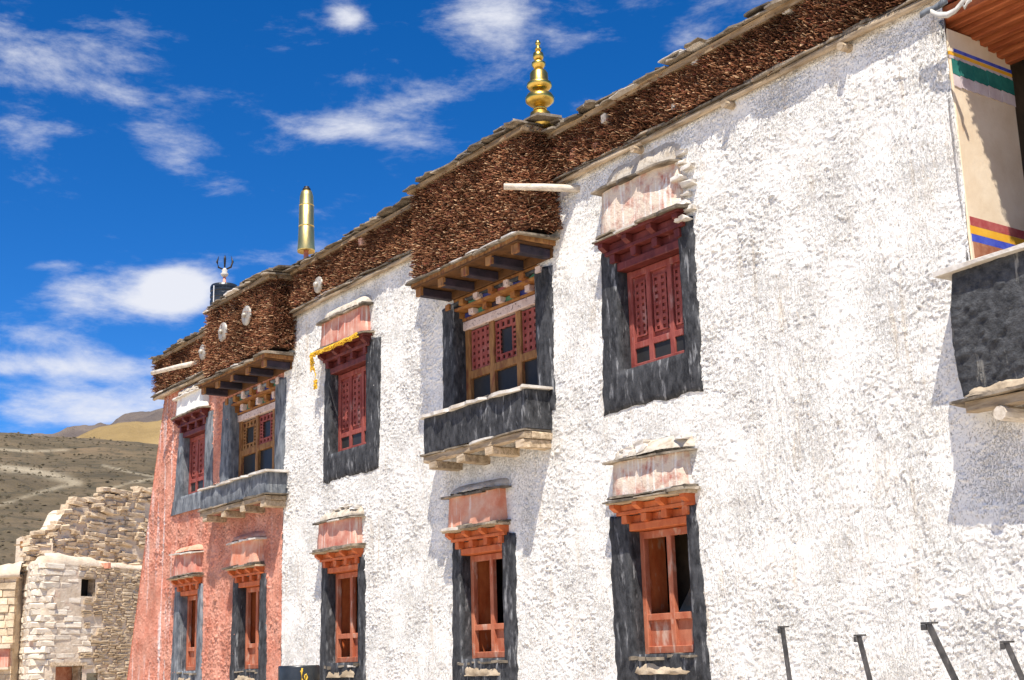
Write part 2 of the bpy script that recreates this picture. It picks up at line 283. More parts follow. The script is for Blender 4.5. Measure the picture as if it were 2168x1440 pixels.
# ------------------------------------------------------------------ ground, hills
def fn(x): return float(x)
S = 6000
structure(raw('ground', [(-S, -S, -1.65), (S, -S, -1.65), (S, S, -1.65), (-S, S, -1.65)], [(0, 1, 2, 3)], 'earth'))
def azim(u): d = ray(u, 1430); return math.atan2(d[1], -d[0])
def elev(u, v): d = ray(u, v); return d[2]/math.hypot(d[0], d[1])
def hill(name, mat, ridge, r0, r1, r2, zb, amp, sc, seed, nr=150, na=300):
    U = np.array([p[0] for p in ridge], float); A = np.array([azim(u) for u in U]); E_ = np.array([elev(p[0], p[1]) for p in ridge])
    a = np.linspace(A[0], A[-1], na); e = np.interp(a, A, E_)
    t = np.concatenate([np.linspace(0, 1, nr), 1+np.linspace(0, 1, 16)[1:]])
    aa, tt = np.meshgrid(a, t); ee = np.broadcast_to(e, aa.shape)
    r = np.where(tt <= 1, r0*(r1/r0)**np.clip(tt, 0, 1), r1+(r2-r1)*(tt-1)); k = np.clip((r-r0)/(r1-r0), 0, 1)
    x = -r*np.cos(aa); y = -10+r*np.sin(aa)
    H = ee*r1; prof = k**.92
    z = zb*(1-prof)+H*prof; z = np.where(tt > 1, H*(1-.55*(tt-1)), z)
    n = fbm(x+999, y+777, sc, seed, 6)*amp*np.sin(np.clip(k, 0, 1)*math.pi*.94) + fbm(x+99, y+77, sc*.18, seed+20, 5)*amp*.30*np.clip(k*4, 0, 1)
    z = z+n
    V = np.stack([x, y, z], -1).reshape(-1, 3); ny, nx = aa.shape
    i = (np.arange(ny-1)[:, None]*nx+np.arange(nx-1)).ravel()
    o = structure(grid_mesh(name, V, np.stack([i, i+1, i+nx+1, i+nx], 1), mat)); return o, (a, t, x, y, z)
NEAR = [(-1900, 880), (-500, 900), (-200, 905), (0, 914), (60, 922), (130, 928), (200, 929), (270, 934), (330, 943), (500, 960), (900, 985), (1500, 1000)]
o_h, HG = hill('hillside', 'hill', NEAR, 75, 420, 700, -1.9, 7.0, 70, 40, nr=240, na=430)
hill('golden_hill', 'gold_hill', [(-900, 1010), (-100, 960), (90, 945), (140, 928), (185, 906), (238, 894), (290, 897), (330, 886), (370, 874), (450, 868), (700, 900), (1200, 960)], 700, 1500, 2300, 0, 40, 260, 60, nr=110, na=260)
hill('mountain_range', 'far_mountain', [(-1500, 890), (-300, 925), (0, 921), (38, 915), (80, 912), (118, 897), (165, 898), (188, 891), (212, 895), (224, 885), (240, 877), (262, 876), (290, 872), (318, 863), (345, 859), (420, 840), (600, 858), (900, 835), (1500, 870)], 1900, 3600, 5200, 0, 170, 700, 80, nr=130, na=420)
def wear(pts, w_):                                            # worn tracks: bare pale soil along each line
    a, t, X, Y, Z = HG; el = Z/np.hypot(X, Y+10); az_ = np.broadcast_to(a, X.shape); best = np.full(X.shape, 1e9)
    P = np.array([(azim(u), elev(u, v)) for u, v in pts])
    for (p, q) in zip(P[:-1], P[1:]):
        d = q-p; k = np.clip(((az_-p[0])*d[0]+(el-p[1])*d[1])/(d@d), 0, 1); best = np.minimum(best, np.hypot(az_-p[0]-k*d[0], el-p[1]-k*d[1]))
    n = fbm(X, Y, 9, 33, 3)
    return np.exp(-(best*F_PX/(w_*(1+1.2*n)))**2)*np.clip(.75+1.1*n, 0, 1)
tr = np.maximum.reduce([wear([(-60, 985), (10, 993), (60, 999), (100, 1008), (150, 1023)], 7), wear([(150, 1023), (110, 1030), (60, 1043), (0, 1062), (-60, 1075)], 4), wear([(175, 1055), (215, 1035), (260, 1022), (330, 1010)], 2.5), wear([(200, 985), (260, 1000), (330, 1012)], 2), wear([(-40, 950), (40, 955), (120, 952)], 2)])
at_ = o_h.data.attributes.new('worn', 'FLOAT', 'POINT'); at_.data.foreach_set('value', tr.astype(np.float32).ravel())
def worn_mix():
    nt = MATS['hill'].node_tree; N = nt.nodes; L = nt.links; b = N['Principled BSDF']; src = b.inputs['Base Color'].links[0].from_socket
    a = N.new('ShaderNodeAttribute'); a.attribute_name = 'worn'; mx = N.new('ShaderNodeMix'); mx.data_type = 'RGBA'; L.new(a.outputs['Fac'], mx.inputs[0]); L.new(src, mx.inputs[6]); mx.inputs[7].default_value = (.36, .30, .205, 1); L.new(mx.outputs[2], b.inputs['Base Color'])
worn_mix()
material('scrub', (.050, .042, .024), (.12, .092, .055), scale=.3, rough=1, bump=0)
def scrub(n=5200):
    a, t, X, Y, Z = HG; g = np.random.default_rng(4); lo, hi = azim(-350), azim(520); ii = np.where((a > min(lo, hi)) & (a < max(lo, hi)))[0]
    ia = g.choice(ii, n); it = g.integers(8, 238, n); s_ = g.uniform(.10, .48, n)*(X.shape[0] and 1)*(.4+.6*it/240)*1.1
    c = np.stack([X[it, ia], Y[it, ia], Z[it, ia]], 1)+g.normal(0, .5, (n, 3))*np.array([1, 1, 0]); off = np.array([[1, 0, .1], [.2, 1, .1], [-1, .1, .1], [-.1, -1, .1], [.1, 0, .8], [0, 0, -.5]])
    V = c[:, None, :]+off[None]*s_[:, None, None]*g.uniform(.6, 1.3, (n, 6, 1)); F4 = np.array([[0, 1, 4, 4], [1, 2, 4, 4], [2, 3, 4, 4], [3, 0, 4, 4]])
    me = bpy.data.meshes.new('scrub'); me.from_pydata(V.reshape(-1, 3).tolist(), [], [tuple(6*k+q for q in f) for k in range(n) for f in ((0, 1, 4), (1, 2, 4), (2, 3, 4), (3, 0, 4))]); me.update(); me.materials.append(MATS['scrub'])
    o = bpy.data.objects.new('scrub', me); COL.objects.link(o); o['kind'] = 'stuff'; o['label'] = 'scattered dry scrub and rocks over the brown hillside'; o['category'] = 'scrub'
scrub()

# ------------------------------------------------------------------ the monastery: walls
BLD = tag(empty('monastery_building', (-17, 0, -1.65)), 'whitewashed and red mud monastery with twig parapet and black framed windows', 'building')
BLD_INV = Matrix.Translation((17, 0, 1.65))
_link = link
def link(o, parent=None):                                  # parts keep world coordinates
    COL.objects.link(o)
    if parent is not None:
        o.parent = parent
        if parent.matrix_parent_inverse is not None: o.matrix_parent_inverse = Matrix.Translation(-parent_world(parent))
    return o
def parent_world(p):
    t = Vector((0, 0, 0))
    while p is not None:
        t = t + p.location + (p.matrix_parent_inverse.translation if p.parent else Vector((0, 0, 0))); p = p.parent
    return t
def strokes(x0, x1, z0, z1, res, dens, seed, amp, Lr, Wr, angf):
    g = np.random.default_rng(seed); nx = int((x1-x0)/res); nz = int((z1-z0)/res)
    xs = x0+np.arange(nx)*res; zs = z0+np.arange(nz)*res; XX, ZZ = np.meshgrid(xs, zs)
    H = fbm(XX, ZZ, .9, seed+1, 3)*.022 + fbm(XX, ZZ, .16, seed+5, 4)*.013
    H += .006*np.abs(fbm(XX, ZZ*2.2, .30, seed+9, 3))*2
    st = np.clip(fbm(XX, ZZ, 1.6, seed+40, 2)*4+.2, 0, 1); H += .017*st*fbm(XX, ZZ*.09, .045, seed+43, 3)         # trickles down the wall
    H += .010*(1-st)*np.maximum(0, fbm(XX*.35, ZZ+.06*fbm(XX, ZZ, .5, seed+50, 2), .11, seed+47, 3))               # courses of daub laid along it
    n = int((x1-x0)*(z1-z0)*dens); reg = fbm(XX, ZZ, 1.3, seed+13, 2)
    C = g.random((n, 2)); Ls = g.uniform(*Lr, n); Ws = g.uniform(*Wr, n); As = g.normal(0, .45, n); Am = amp*g.uniform(.35, 1.25, n)**1.4; cv = g.uniform(-6, 10, n)
    R = int(Lr[1]/res)+1; reg2 = np.clip(.5+2.2*fbm(XX, ZZ, .75, seed+31, 3), 0, 1)
    for i in range(n):
        ix = int(C[i, 0]*nx); iz = int(C[i, 1]*nz)
        if ix < R or iz < R or ix >= nx-R or iz >= nz-R: continue
        th = As[i] + angf(reg[iz, ix]); c, s_ = math.cos(th), math.sin(th)
        px = (np.arange(-R, R+1)*res)[None, :]; pz = (np.arange(-R, R+1)*res)[:, None]
        a = px*c+pz*s_; b = px*s_-pz*c - cv[i]*a*a                 # b grows downwards
        aw = 1-(a/Ls[i])**2; t = (b+Ws[i])/(2*Ws[i])
        val = np.where((aw > 0) & (t > 0) & (t < 1), np.sqrt(np.maximum(aw, 0))*np.clip(t, 0, 1)**1.2*np.clip((1-t)*8, 0, 1)*Am[i]*(.40+.95*reg2[iz, ix]), 0)
        sub = H[iz-R:iz+R+1, ix-R:ix+R+1]; np.maximum(sub, (.6*H[iz, ix]+.4*sub)+val-1e-3*(val <= 0), out=sub, where=val > 0)
    for i in range(int((x1-x0)*(z1-z0)*9)):                    # pits where the plaster has dropped out
        ix = g.integers(8, nx-8); iz = g.integers(8, nz-8); a = g.uniform(1.2, 3.4); b = a*g.uniform(.35, .8); th = g.normal(.3, .6)
        px = np.arange(-6, 7)[None, :]; pz = np.arange(-6, 7)[:, None]; u = px*math.cos(th)+pz*math.sin(th); v = -px*math.sin(th)+pz*math.cos(th)
        H[iz-6:iz+7, ix-6:ix+7] -= g.uniform(.008, .024)*np.exp(-((u/a)**2+(v/b)**2)**2)
    return H
def sample(H, x0, z0, res, X, Z):
    fx = np.clip((X-x0)/res, 0, H.shape[1]-1.001); fz = np.clip((Z-z0)/res, 0, H.shape[0]-1.001); i = fx.astype(int); k = fz.astype(int); u = fx-i; v = fz-k
    return (H[k, i]*(1-u)+H[k, i+1]*u)*(1-v)+(H[k+1, i]*(1-u)+H[k+1, i+1]*u)*v
def plaster(name, xs, zs, H, hx, hz, res, holes, mat, keep=None):
    xs = np.array(xs); zs = np.array(zs)
    for (a, b, c, d) in holes:
        for e in (a, b): xs[np.argmin(abs(xs-e))] = e
        for e in (c, d): zs[np.argmin(abs(zs-e))] = e
    XX, ZZ = np.meshgrid(xs, zs); Y = -sample(H, hx, hz, res, XX, ZZ)
    V = np.stack([XX, Y, ZZ], -1).reshape(-1, 3); nx = len(xs); nz = len(zs)
    i = (np.arange(nz-1)[:, None]*nx+np.arange(nx-1)); cxm = (XX[:-1, :-1]+XX[1:, 1:])/2; czm = (ZZ[:-1, :-1]+ZZ[1:, 1:])/2
    ok = np.ones(cxm.shape, bool)
    for (a, b, c, d) in holes: ok &= ~((cxm > a) & (cxm < b) & (czm > c) & (czm < d))
    if keep is not None: ok &= keep(cxm, czm)
    i = i[ok]
    return grid_mesh(name, V, np.stack([i, i+1, i+nx+1, i+nx], 1), mat, BLD)
def steps(a, b, s0, s1):
    o = [a]
    while o[-1] < b: t = (o[-1]-a)/(b-a); o.append(o[-1]+s0+(s1-s0)*t)
    return o
# niche openings: x0,x1 frame, z0,z1 frame, outer surround (left bottom, left top, right bottom, right top), bottom, top
WIN = dict(
 LW1=dict(f=(-19.45, -18.42, .04, 1.42), o=(-19.72, -19.64, -18.2, -18.22), oz=(-.62, 1.62), style='orange', hood='hood_pink', label='lower'),
 LW2=dict(f=(-15.52, -14.52, .04, 1.40), o=(-15.80, -15.73, -14.27, -14.24), oz=(-.62, 1.60), style='orange', hood='hood_salmon'),
 LW3=dict(f=(-11.95, -10.96, .03, 1.40), o=(-12.30, -12.30, -10.74, -10.80), oz=(-.30, 1.58), style='orange', hood='hood_faded'),
 UW2=dict(f=(-19.38, -18.15, 3.32, 4.64), o=(-19.62, -19.55, -17.80, -17.68), oz=(2.88, 4.92), style='maroon', hood='hood_pink'),
 UW3=dict(f=(-11.95, -10.83, 3.28, 4.50), o=(-12.32, -12.24, -10.60, -10.58), oz=(2.82, 4.80), style='maroon', hood='hood_faded'),
 RU=dict(f=(-25.80, -24.62, 3.36, 4.55), o=(-26.25, -25.95, -24.20, -24.28), oz=(3.04, 4.85), style='maroon', hood='hood_white'),
 RL1=dict(f=(-25.68, -24.78, -.02, 1.40), o=(-26.12, -25.97, -24.50, -24.58), oz=(-.62, 1.58), style='orange', hood='hood_pink'),
 RL2=dict(f=(-22.90, -21.98, -.02, 1.40), o=(-23.25, -23.13, -21.68, -21.72), oz=(-.62, 1.58), style='orange', hood='hood_salmon'))
BAYS = dict(B=dict(f=(-15.58, -13.62, 3.30, 4.57), o=(-15.92, -15.90, -13.28, -13.26)), R=dict(f=(-23.42, -21.45, 3.28, 4.50), o=(-23.92, -23.80, -21.10, -21.02)))
holes_w = []; holes_r = []
for k, d in WIN.items():
    f = d['f']; (holes_r if k[0] == 'R' else holes_w).append((f[0]-.03, f[1]+.03, f[2]-.05, d['oz'][1]+.05))
f = BAYS['B']['f']; holes_w.append((f[0]-.03, f[1]+.03, f[2]-.05, 5.02))
f = BAYS['R']['f']; holes_r.append((f[0]-.03, f[1]+.03, f[2]-.05, 4.98))
RES = .0065
XB = -21.12                                                   # where white meets red
Hw = strokes(-21.4, -3.9, -1.7, 6.1, RES, 520, 101, .0120, (.015, .05), (.007, .016), lambda r: .15+(1.1 if r > .13 else -.25 if r < -.12 else 0))
plaster('white_wall', steps(XB, -6.4, .0175, .0092)[:-1]+list(np.linspace(-6.4, -4.0, 60)), list(np.linspace(-1.65, -.42, 16))+steps(-.40, 6.02, .0098, .0098), Hw, -21.4, -1.7, RES, holes_w, 'limewash', keep=lambda x, z: ~((x > -7.07) & (z > 3.22)))
def red_left(z): return -26.9-(5.54-z)*.29
Hr = strokes(-29.2, -20.9, -1.7, 6.1, .008, 620, 202, .024, (.014, .042), (.007, .015), lambda r: .1+(.7 if r > .1 else -.3))
plaster('red_wall', steps(-29.0, XB-.008, .02, .018), list(np.linspace(-1.65, -.42, 16))+steps(-.40, 5.98, .0145, .0145), Hr, -29.2, -1.7, .008, holes_r, 'red_limewash', keep=lambda x, z: x > red_left(z))
m = MB()                                                      # battered end of the red wall, and the body behind
zz = np.linspace(-1.65, 6.0, 24)
for i in range(23):
    a, b = zz[i], zz[i+1]; m.add([(red_left(a)+.01, -.02, a), (red_left(b)+.01, -.02, b), (red_left(b)+.6, 8, b), (red_left(a)+.6, 8, a)], [(0, 1, 2, 3)])
m.build('end_wall', 'red_limewash', BLD)
box('core', 'dark_mud', BLD, -26.3, -7.2, .9, 9, -1.65, 5.98)
box('roof', 'mud', BLD, -26.9, -3.8, .12, 9, 5.99, 6.25)
raw('side_wall', [(-4, 0, -1.65), (-4, 9, -1.65), (-4, 9, 6), (-4, 0, 6)], [(0, 1, 2, 3)], 'limewash', BLD)

# ------------------------------------------------------------------ slates
def slate_mesh(name, cx, w_, yf, yb, z, th, mat, parent, dip=.03, roll=0.0):
    jf = .35 if yb < .1 else 1.0; n = 5; V = []; fr = [(cx-w_/2+w_*i/(n-1), yf+jf*random.uniform(-.035, .03)) for i in range(n)]
    fr[0] = (fr[0][0]+random.uniform(0, .03), fr[0][1]+random.uniform(0, .04)); fr[-1] = (fr[-1][0]-random.uniform(0, .03), fr[-1][1]+random.uniform(0, .04))
    out = fr + [(cx+w_/2+random.uniform(-.02, .02), yb), (cx-w_/2+random.uniform(-.02, .02), yb)]
    for t in (0, th):
        for (x, y) in out:
            k = (yb-y)/max(yb-yf, .01); V.append((x, y, z+t-dip*k+roll*(x-cx)+random.uniform(-.25, .25)*th))
    q = len(out); Fc = [tuple(range(q-1, -1, -1)), tuple(range(q, 2*q))]+[(i, (i+1) % q, q+(i+1) % q, q+i) for i in range(q)]
    return raw(name, V, Fc, mat, parent)
def slates(parent, x0, x1, yf, yb, z, th=.03, wr=(.3, .6), mat='slate', jy=.014, jz=.012, dip=.03, zf=None):
    x = x0
    while x < x1-.08:
        w_ = min(random.uniform(*wr), x1-x+.04); t = th*random.uniform(.7, 1.35)
        zz = z if zf is None else zf(x+w_/2)
        slate_mesh('slate', x+w_/2, w_*1.08, yf+random.uniform(-jy, jy), yb, zz+random.uniform(-jz, jz), t, mat if random.random() > .07 or mat != 'slate' else 'pale_slate', parent, dip*random.uniform(.4, 1.6), random.uniform(-.03, .03))
        x += w_
def lump(name, x0, x1, yf, z0, z1, mat, parent, seed, back=.06, nx=26, nz=8, amp=.05):      # sloping mortar fillet from a ledge up to the wall
    V = []; g = np.linspace(0, 1, nx); h = np.linspace(0, 1, nz)
    for v in h:
        for u in g:
            e = min(u, 1-u)*5; e = min(1, e)**.5
            y = back+(yf-back)*(math.cos(v*math.pi/2)**.8)*(.25+.75*e); z = z0+(z1-z0)*v*(.75+.25*e)
            nz_ = float(fbm(x0+(x1-x0)*u, z*3, .12, seed, 4)); V.append((x0+(x1-x0)*u, y-amp*nz_*2*(1-v*.5), z+amp*.5*nz_))
    return raw(name, V, [(k*nx+i, k*nx+i+1, (k+1)*nx+i+1, (k+1)*nx+i) for k in range(nz-1) for i in range(nx-1)], mat, parent, smooth=True)
def panel(name, mat, parent, x0, x1, yf, z0, z1, seed, taper=.03, amp=.012, dent=0.0):           # bulging plastered box face with returns
    nx, nz = 22, 12; V = []
    for k in range(nz):
        for i in range(nx):
            u = i/(nx-1); v = k/(nz-1); side = i in (0, nx-1)
            xx = x0+taper*v+(x1-x0-2*taper*v)*u; z = z0+(z1-z0)*v
            y = yf+.02*v-amp*2*float(fbm(xx, z, .14, seed, 4))+(.02 if i in (1, nx-2) else 0)
            if dent and u > .78: y += dent*max(0, float(fbm(xx, z, .13, seed+7, 3))+.35)*(u-.78)*5
            if side: y = .06
            if i == 1: xx = x0+taper*v+.006
            if i == nx-2: xx = x1-taper*v-.006
            V.append((xx, y, z))
    return raw(name, V, [(k*nx+i, k*nx+i+1, (k+1)*nx+i+1, (k+1)*nx+i) for k in range(nz-1) for i in range(nx-1)], mat, parent, smooth=True)

# ------------------------------------------------------------------ windows
def surround(name, o, oz, f, itop, depth, mat, seed, n=34, wob=.042):
    def loop(c):                                              # bottom, right, top, left
        (bl, br, tr, tl) = c; P = []
        for p, q in ((bl, br), (br, tr), (tr, tl), (tl, bl)):
            for i in range(n): t = i/n; P.append((p[0]+(q[0]-p[0])*t, p[1]+(q[1]-p[1])*t))
        return P
    O = loop(((o[0], oz[0]), (o[2], oz[0]), (o[3], oz[1]), (o[1], oz[1]))); I = loop(((f[0], f[2]), (f[1], f[2]), (f[1], itop), (f[0], itop)))
    V = []; K = 4*n; rings = [(0, .05), (0, -.012), (.12, -.030), (.35, -.034), (.6, -.034), (.85, -.034), (1, -.026), (1, .03), (1, .10), (1, .17), (1, depth+.03)]
    for ri, (t, y) in enumerate(rings):
        for k in range(K):
            a = O[k]; b = I[k]; x = a[0]+(b[0]-a[0])*t; z = a[1]+(b[1]-a[1])*t
            if t < .2: x += wob*2*float(fbm(x*1.0, z*1.3, .16, seed, 5)); z += wob*2.2*float(fbm(x*2, z, .2, seed+3, 4))
            elif t == 1 and 6 <= ri < 10: x += .018*float(fbm(y*9+x*2, z, .25, seed+6, 3)); 
            yy = y-.016*float(fbm(x, z, .12, seed+9, 4)) if 1 < ri < 7 else y
            V.append((x, yy, z))
    Fc = [(r*K+k, r*K+(k+1) % K, (r+1)*K+(k+1) % K, (r+1)*K+k) for r in range(len(rings)-1) for k in range(K)]
    return raw(name, V, Fc, mat, BLD, smooth=True)
def corbel(W, fx0, fx1, zt, mat, depth, n1=4, n2=4, big=1.0, proj=1.0):
    """two tiers of projecting beam ends with boards between, from the frame head up to the slate"""
    g = .5*(fx1-fx0)
    box('lintel', mat, W, fx0-.03, fx1+.03, -.02*proj, depth, zt+.002, zt+.09*big, j=.003)
    a0, a1 = fx0-.07, fx1+.07
    for i in range(n2):
        c = a0+.05+(a1-a0-.10)*i/(n2-1); box('beam_end', mat, W, c-.045, c+.045, -.085*proj, .14, zt+.09*big+.002, zt+.185*big, j=.004)
    box('back_board', mat, W, a0+.01, a1-.01, .03, .10, zt+.09*big+.004, zt+.183*big)
    box('cornice_board', mat, W, a0-.07, a1+.07, -.105*proj, .10, zt+.187*big, zt+.225*big, j=.003)
    b0, b1 = fx0-.17, fx1+.15
    for i in range(n1):
        c = b0+.05+(b1-b0-.10)*i/(n1-1); e = MB(); z0, z1 = zt+.227*big, zt+.31*big; p = -.21*proj
        e.add([(c-.042, .04, z0), (c+.042, .04, z0), (c+.042, p+.07, z0), (c-.042, p+.07, z0), (c-.042, .04, z1), (c+.042, .04, z1), (c+.042, p, z1), (c-.042, p, z1), (c-.042, p, z0+.045), (c+.042, p, z0+.045)],
              [(0, 1, 2, 3), (7, 6, 5, 4), (0, 4, 5, 1), (3, 2, 9, 8), (8, 9, 6, 7), (1, 5, 6, 9, 2), (0, 3, 8, 7, 4)]); e.build('beam_end', mat, W)
    box('back_board', mat, W, b0+.01, b1-.01, -.06, .05, zt+.229*big, zt+.308*big)
    box('cornice_board', 'grey_wood' if mat == 'orange_wood' else mat, W, b0-.03, b1+.03, -.235*proj, .05, zt+.312*big, zt+.345*big, j=.004)
    return zt+.347*big, b0, b1
def lattice_plate(W, mat, x0, x1, z0, z1, y, nx, nz, bar=.5, th=.02):
    m = MB(); px = (x1-x0)/nx; pz = (z1-z0)/nz; bx, bz = px*bar, pz*bar
    for i in range(nx+1):
        c = x0+i*px; a, b = max(x0, c-bx/2), min(x1, c+bx/2); m.box(a, b, y-.003, y+th, z0, z1, ch=.001)
    for k in range(nz+1):
        c = z0+k*pz; a, b = max(z0, c-bz/2), min(z1, c+bz/2); m.box(x0, x1, y, y+th-.002, a, b, ch=.001)
    return m.build('lattice', mat, W)
seed = 300
for key, d in WIN.items():
    seed += 17; f = d['f']; wood = d['style']+'_wood'; fw = 'faded_wood' if d['style'] == 'orange' else 'faded_maroon'; dp = .205; red = key[0] == 'R'
    zt = f[3]; W = surround('window', d['o'], d['oz'], f, d['oz'][1]+.03, dp, 'grey_plaster' if red and key != 'RL2' else 'black_plaster', seed)
    up = d['style'] == 'maroon'; y0, y1 = dp-.075, dp
    m = MB(); pw = .075 if not up else .085
    m.box(f[0]+.004, f[0]+pw, y0, y1, f[2], zt); m.box(f[1]-pw, f[1]-.004, y0, y1, f[2], zt)
    m.box(f[0]+.01, f[1]-.01, y0+.004, y1-.003, zt-.085, zt-.003); m.box(f[0]+.01, f[1]-.01, y0+.003, y1-.003, f[2]+.002, f[2]+.085)
    m.build('frame', fw, W)
    ztop, b0, b1 = corbel(W, f[0], f[1], zt, wood, dp, 4 if not up else 4, 4, big=1.0 if not up else 1.15, proj=.78)
    rz = f[2]+(.40 if not up else .30)
    nm = 1 if not up else 2
    for i in range(nm):
        c = f[0]+(f[1]-f[0])*(i+1)/(nm+1); box('mullion', fw, W, c-.04, c+.04, y0+.006, y1-.006, f[2]+.05, zt-.05)
    box('rail', fw, W, f[0]+.05, f[1]-.05, y0+.01, y1-.01, rz-.035, rz+.04)
    edges = [f[0]+pw]+[f[0]+(f[1]-f[0])*(i+1)/(nm+1) for i in range(nm)]+[f[1]-pw]
    for i in range(nm+1):
        a = edges[i]+(.04 if i else 0); b = edges[i+1]-(.04 if i < nm else 0)
        if up:
            box('panel_board', fw, W, a-.01, b+.01, y0+.045, y0+.06, rz+.03, zt-.07)
            m = MB()                                          # pierced board: two columns of square holes
            lat = lattice_plate(W, fw, a+.03, b-.03, rz+.10, zt-.15, y0+.022, 2 if key != 'RU' else 1, 8 if key != 'RU' else 6, bar=.52, th=.02)
            box('glass_pane', 'glass', W, a-.01, b+.01, y0+.03, y0+.036, f[2]+.08, rz-.03)
        elif key in ('LW3', 'RL2', 'RL1') or i == 1:
            box('panel_board', fw, W, a-.01, b+.01, y0+.05, y0+.065, f[2]+.08, rz-.03)
    if not up:
        box('inner_reveal', 'mud', W, f[0]-.05, f[1]+.05, dp+.03, .88, f[2]-.3, f[2]+.02)
        for s_ in (-1, 1):
            xx = f[0]-.05 if s_ < 0 else f[1]-.02
            box('inner_reveal', wood, W, xx, xx+.07, dp+.03, dp+.30, f[2]+.025, zt)
        raw('inner_reveal', [(f[0], .85, f[2]), (f[1], .85, f[2]), (f[1], .35, f[2]+.02), (f[0], .35, f[2]+.02), (f[0], .88, f[2]+.75), (f[1], .88, f[2]+.45)], [(3, 2, 5, 4)], 'mud', W)
        # rough stone sill under the frame
        slates(W, f[0]-.06, f[1]+.04, -.05, dp, f[2]-.035, .03, (.25, .45), mat='slate', dip=.03)
        lump('sill_rubble', f[0]-.12, f[1]+.02, -.06, f[2]-.22, f[2]-.03, 'mud', W, seed+5, amp=.05)
    slates(W, b0-.06, b1+.05, -.235, .04, ztop+.003, .026, (.35, .6), mat='slate', dip=.02)
    slates(W, b0+.0, b1+.02, -.205, .04, ztop+.03, .02, (.3, .5), mat='slate', dip=.02)
    hz0 = ztop+.045; hz1 = hz0+(.40 if not up else .42 if key != 'RU' else .36)
    if key == 'UW3': hz1 = hz0+.56
    panel('hood', d['hood'], W, b0+.03, b1-.03, -.155, hz0-.02, hz1, seed+3, dent=.16 if key == 'UW3' else 0, amp=.014 if d['hood'] == 'hood_faded' else .010)
    slates(W, b0-.03, b1+.02, -.21, .04, hz1+.0, .028, (.35, .6), mat='slate' if not red else 'pale_slate', dip=.015)
    lump('mortar_cap', b0-.02, b1+.03, -.185 if key != 'UW3' else -.07, hz1+.03, hz1+(.22 if key in ('LW1', 'LW3') else .17 if not up else .40 if key == 'UW3' else .24), 'mud_white' if not red or key == 'RU' else 'hood_salmon', W, seed+4, amp=.032 if key != 'UW3' else .022)
    if key in ('UW3', 'LW3', 'LW1'):                           # loose stones where the hood has broken away
        for q in range(9 if key == 'UW3' else 5):
            zz = (ztop-.15+(hz1-ztop+.2)*q/8) if key == 'UW3' else hz1+random.uniform(.03, .2); xx = b1+random.uniform(-.02, .10) if key == 'UW3' else random.uniform(b0+.2, b1)
            MB().box(xx-random.uniform(.05, .11), xx+random.uniform(.05, .09), -random.uniform(.06, .14) if key == 'UW3' else -.2+(zz-hz1)*.5, .05, zz, zz+random.uniform(.04, .08), j=.018, ch=.012).build('loose_stone', 'pale_slate', W)
    d['top'] = (ztop, b0, b1)

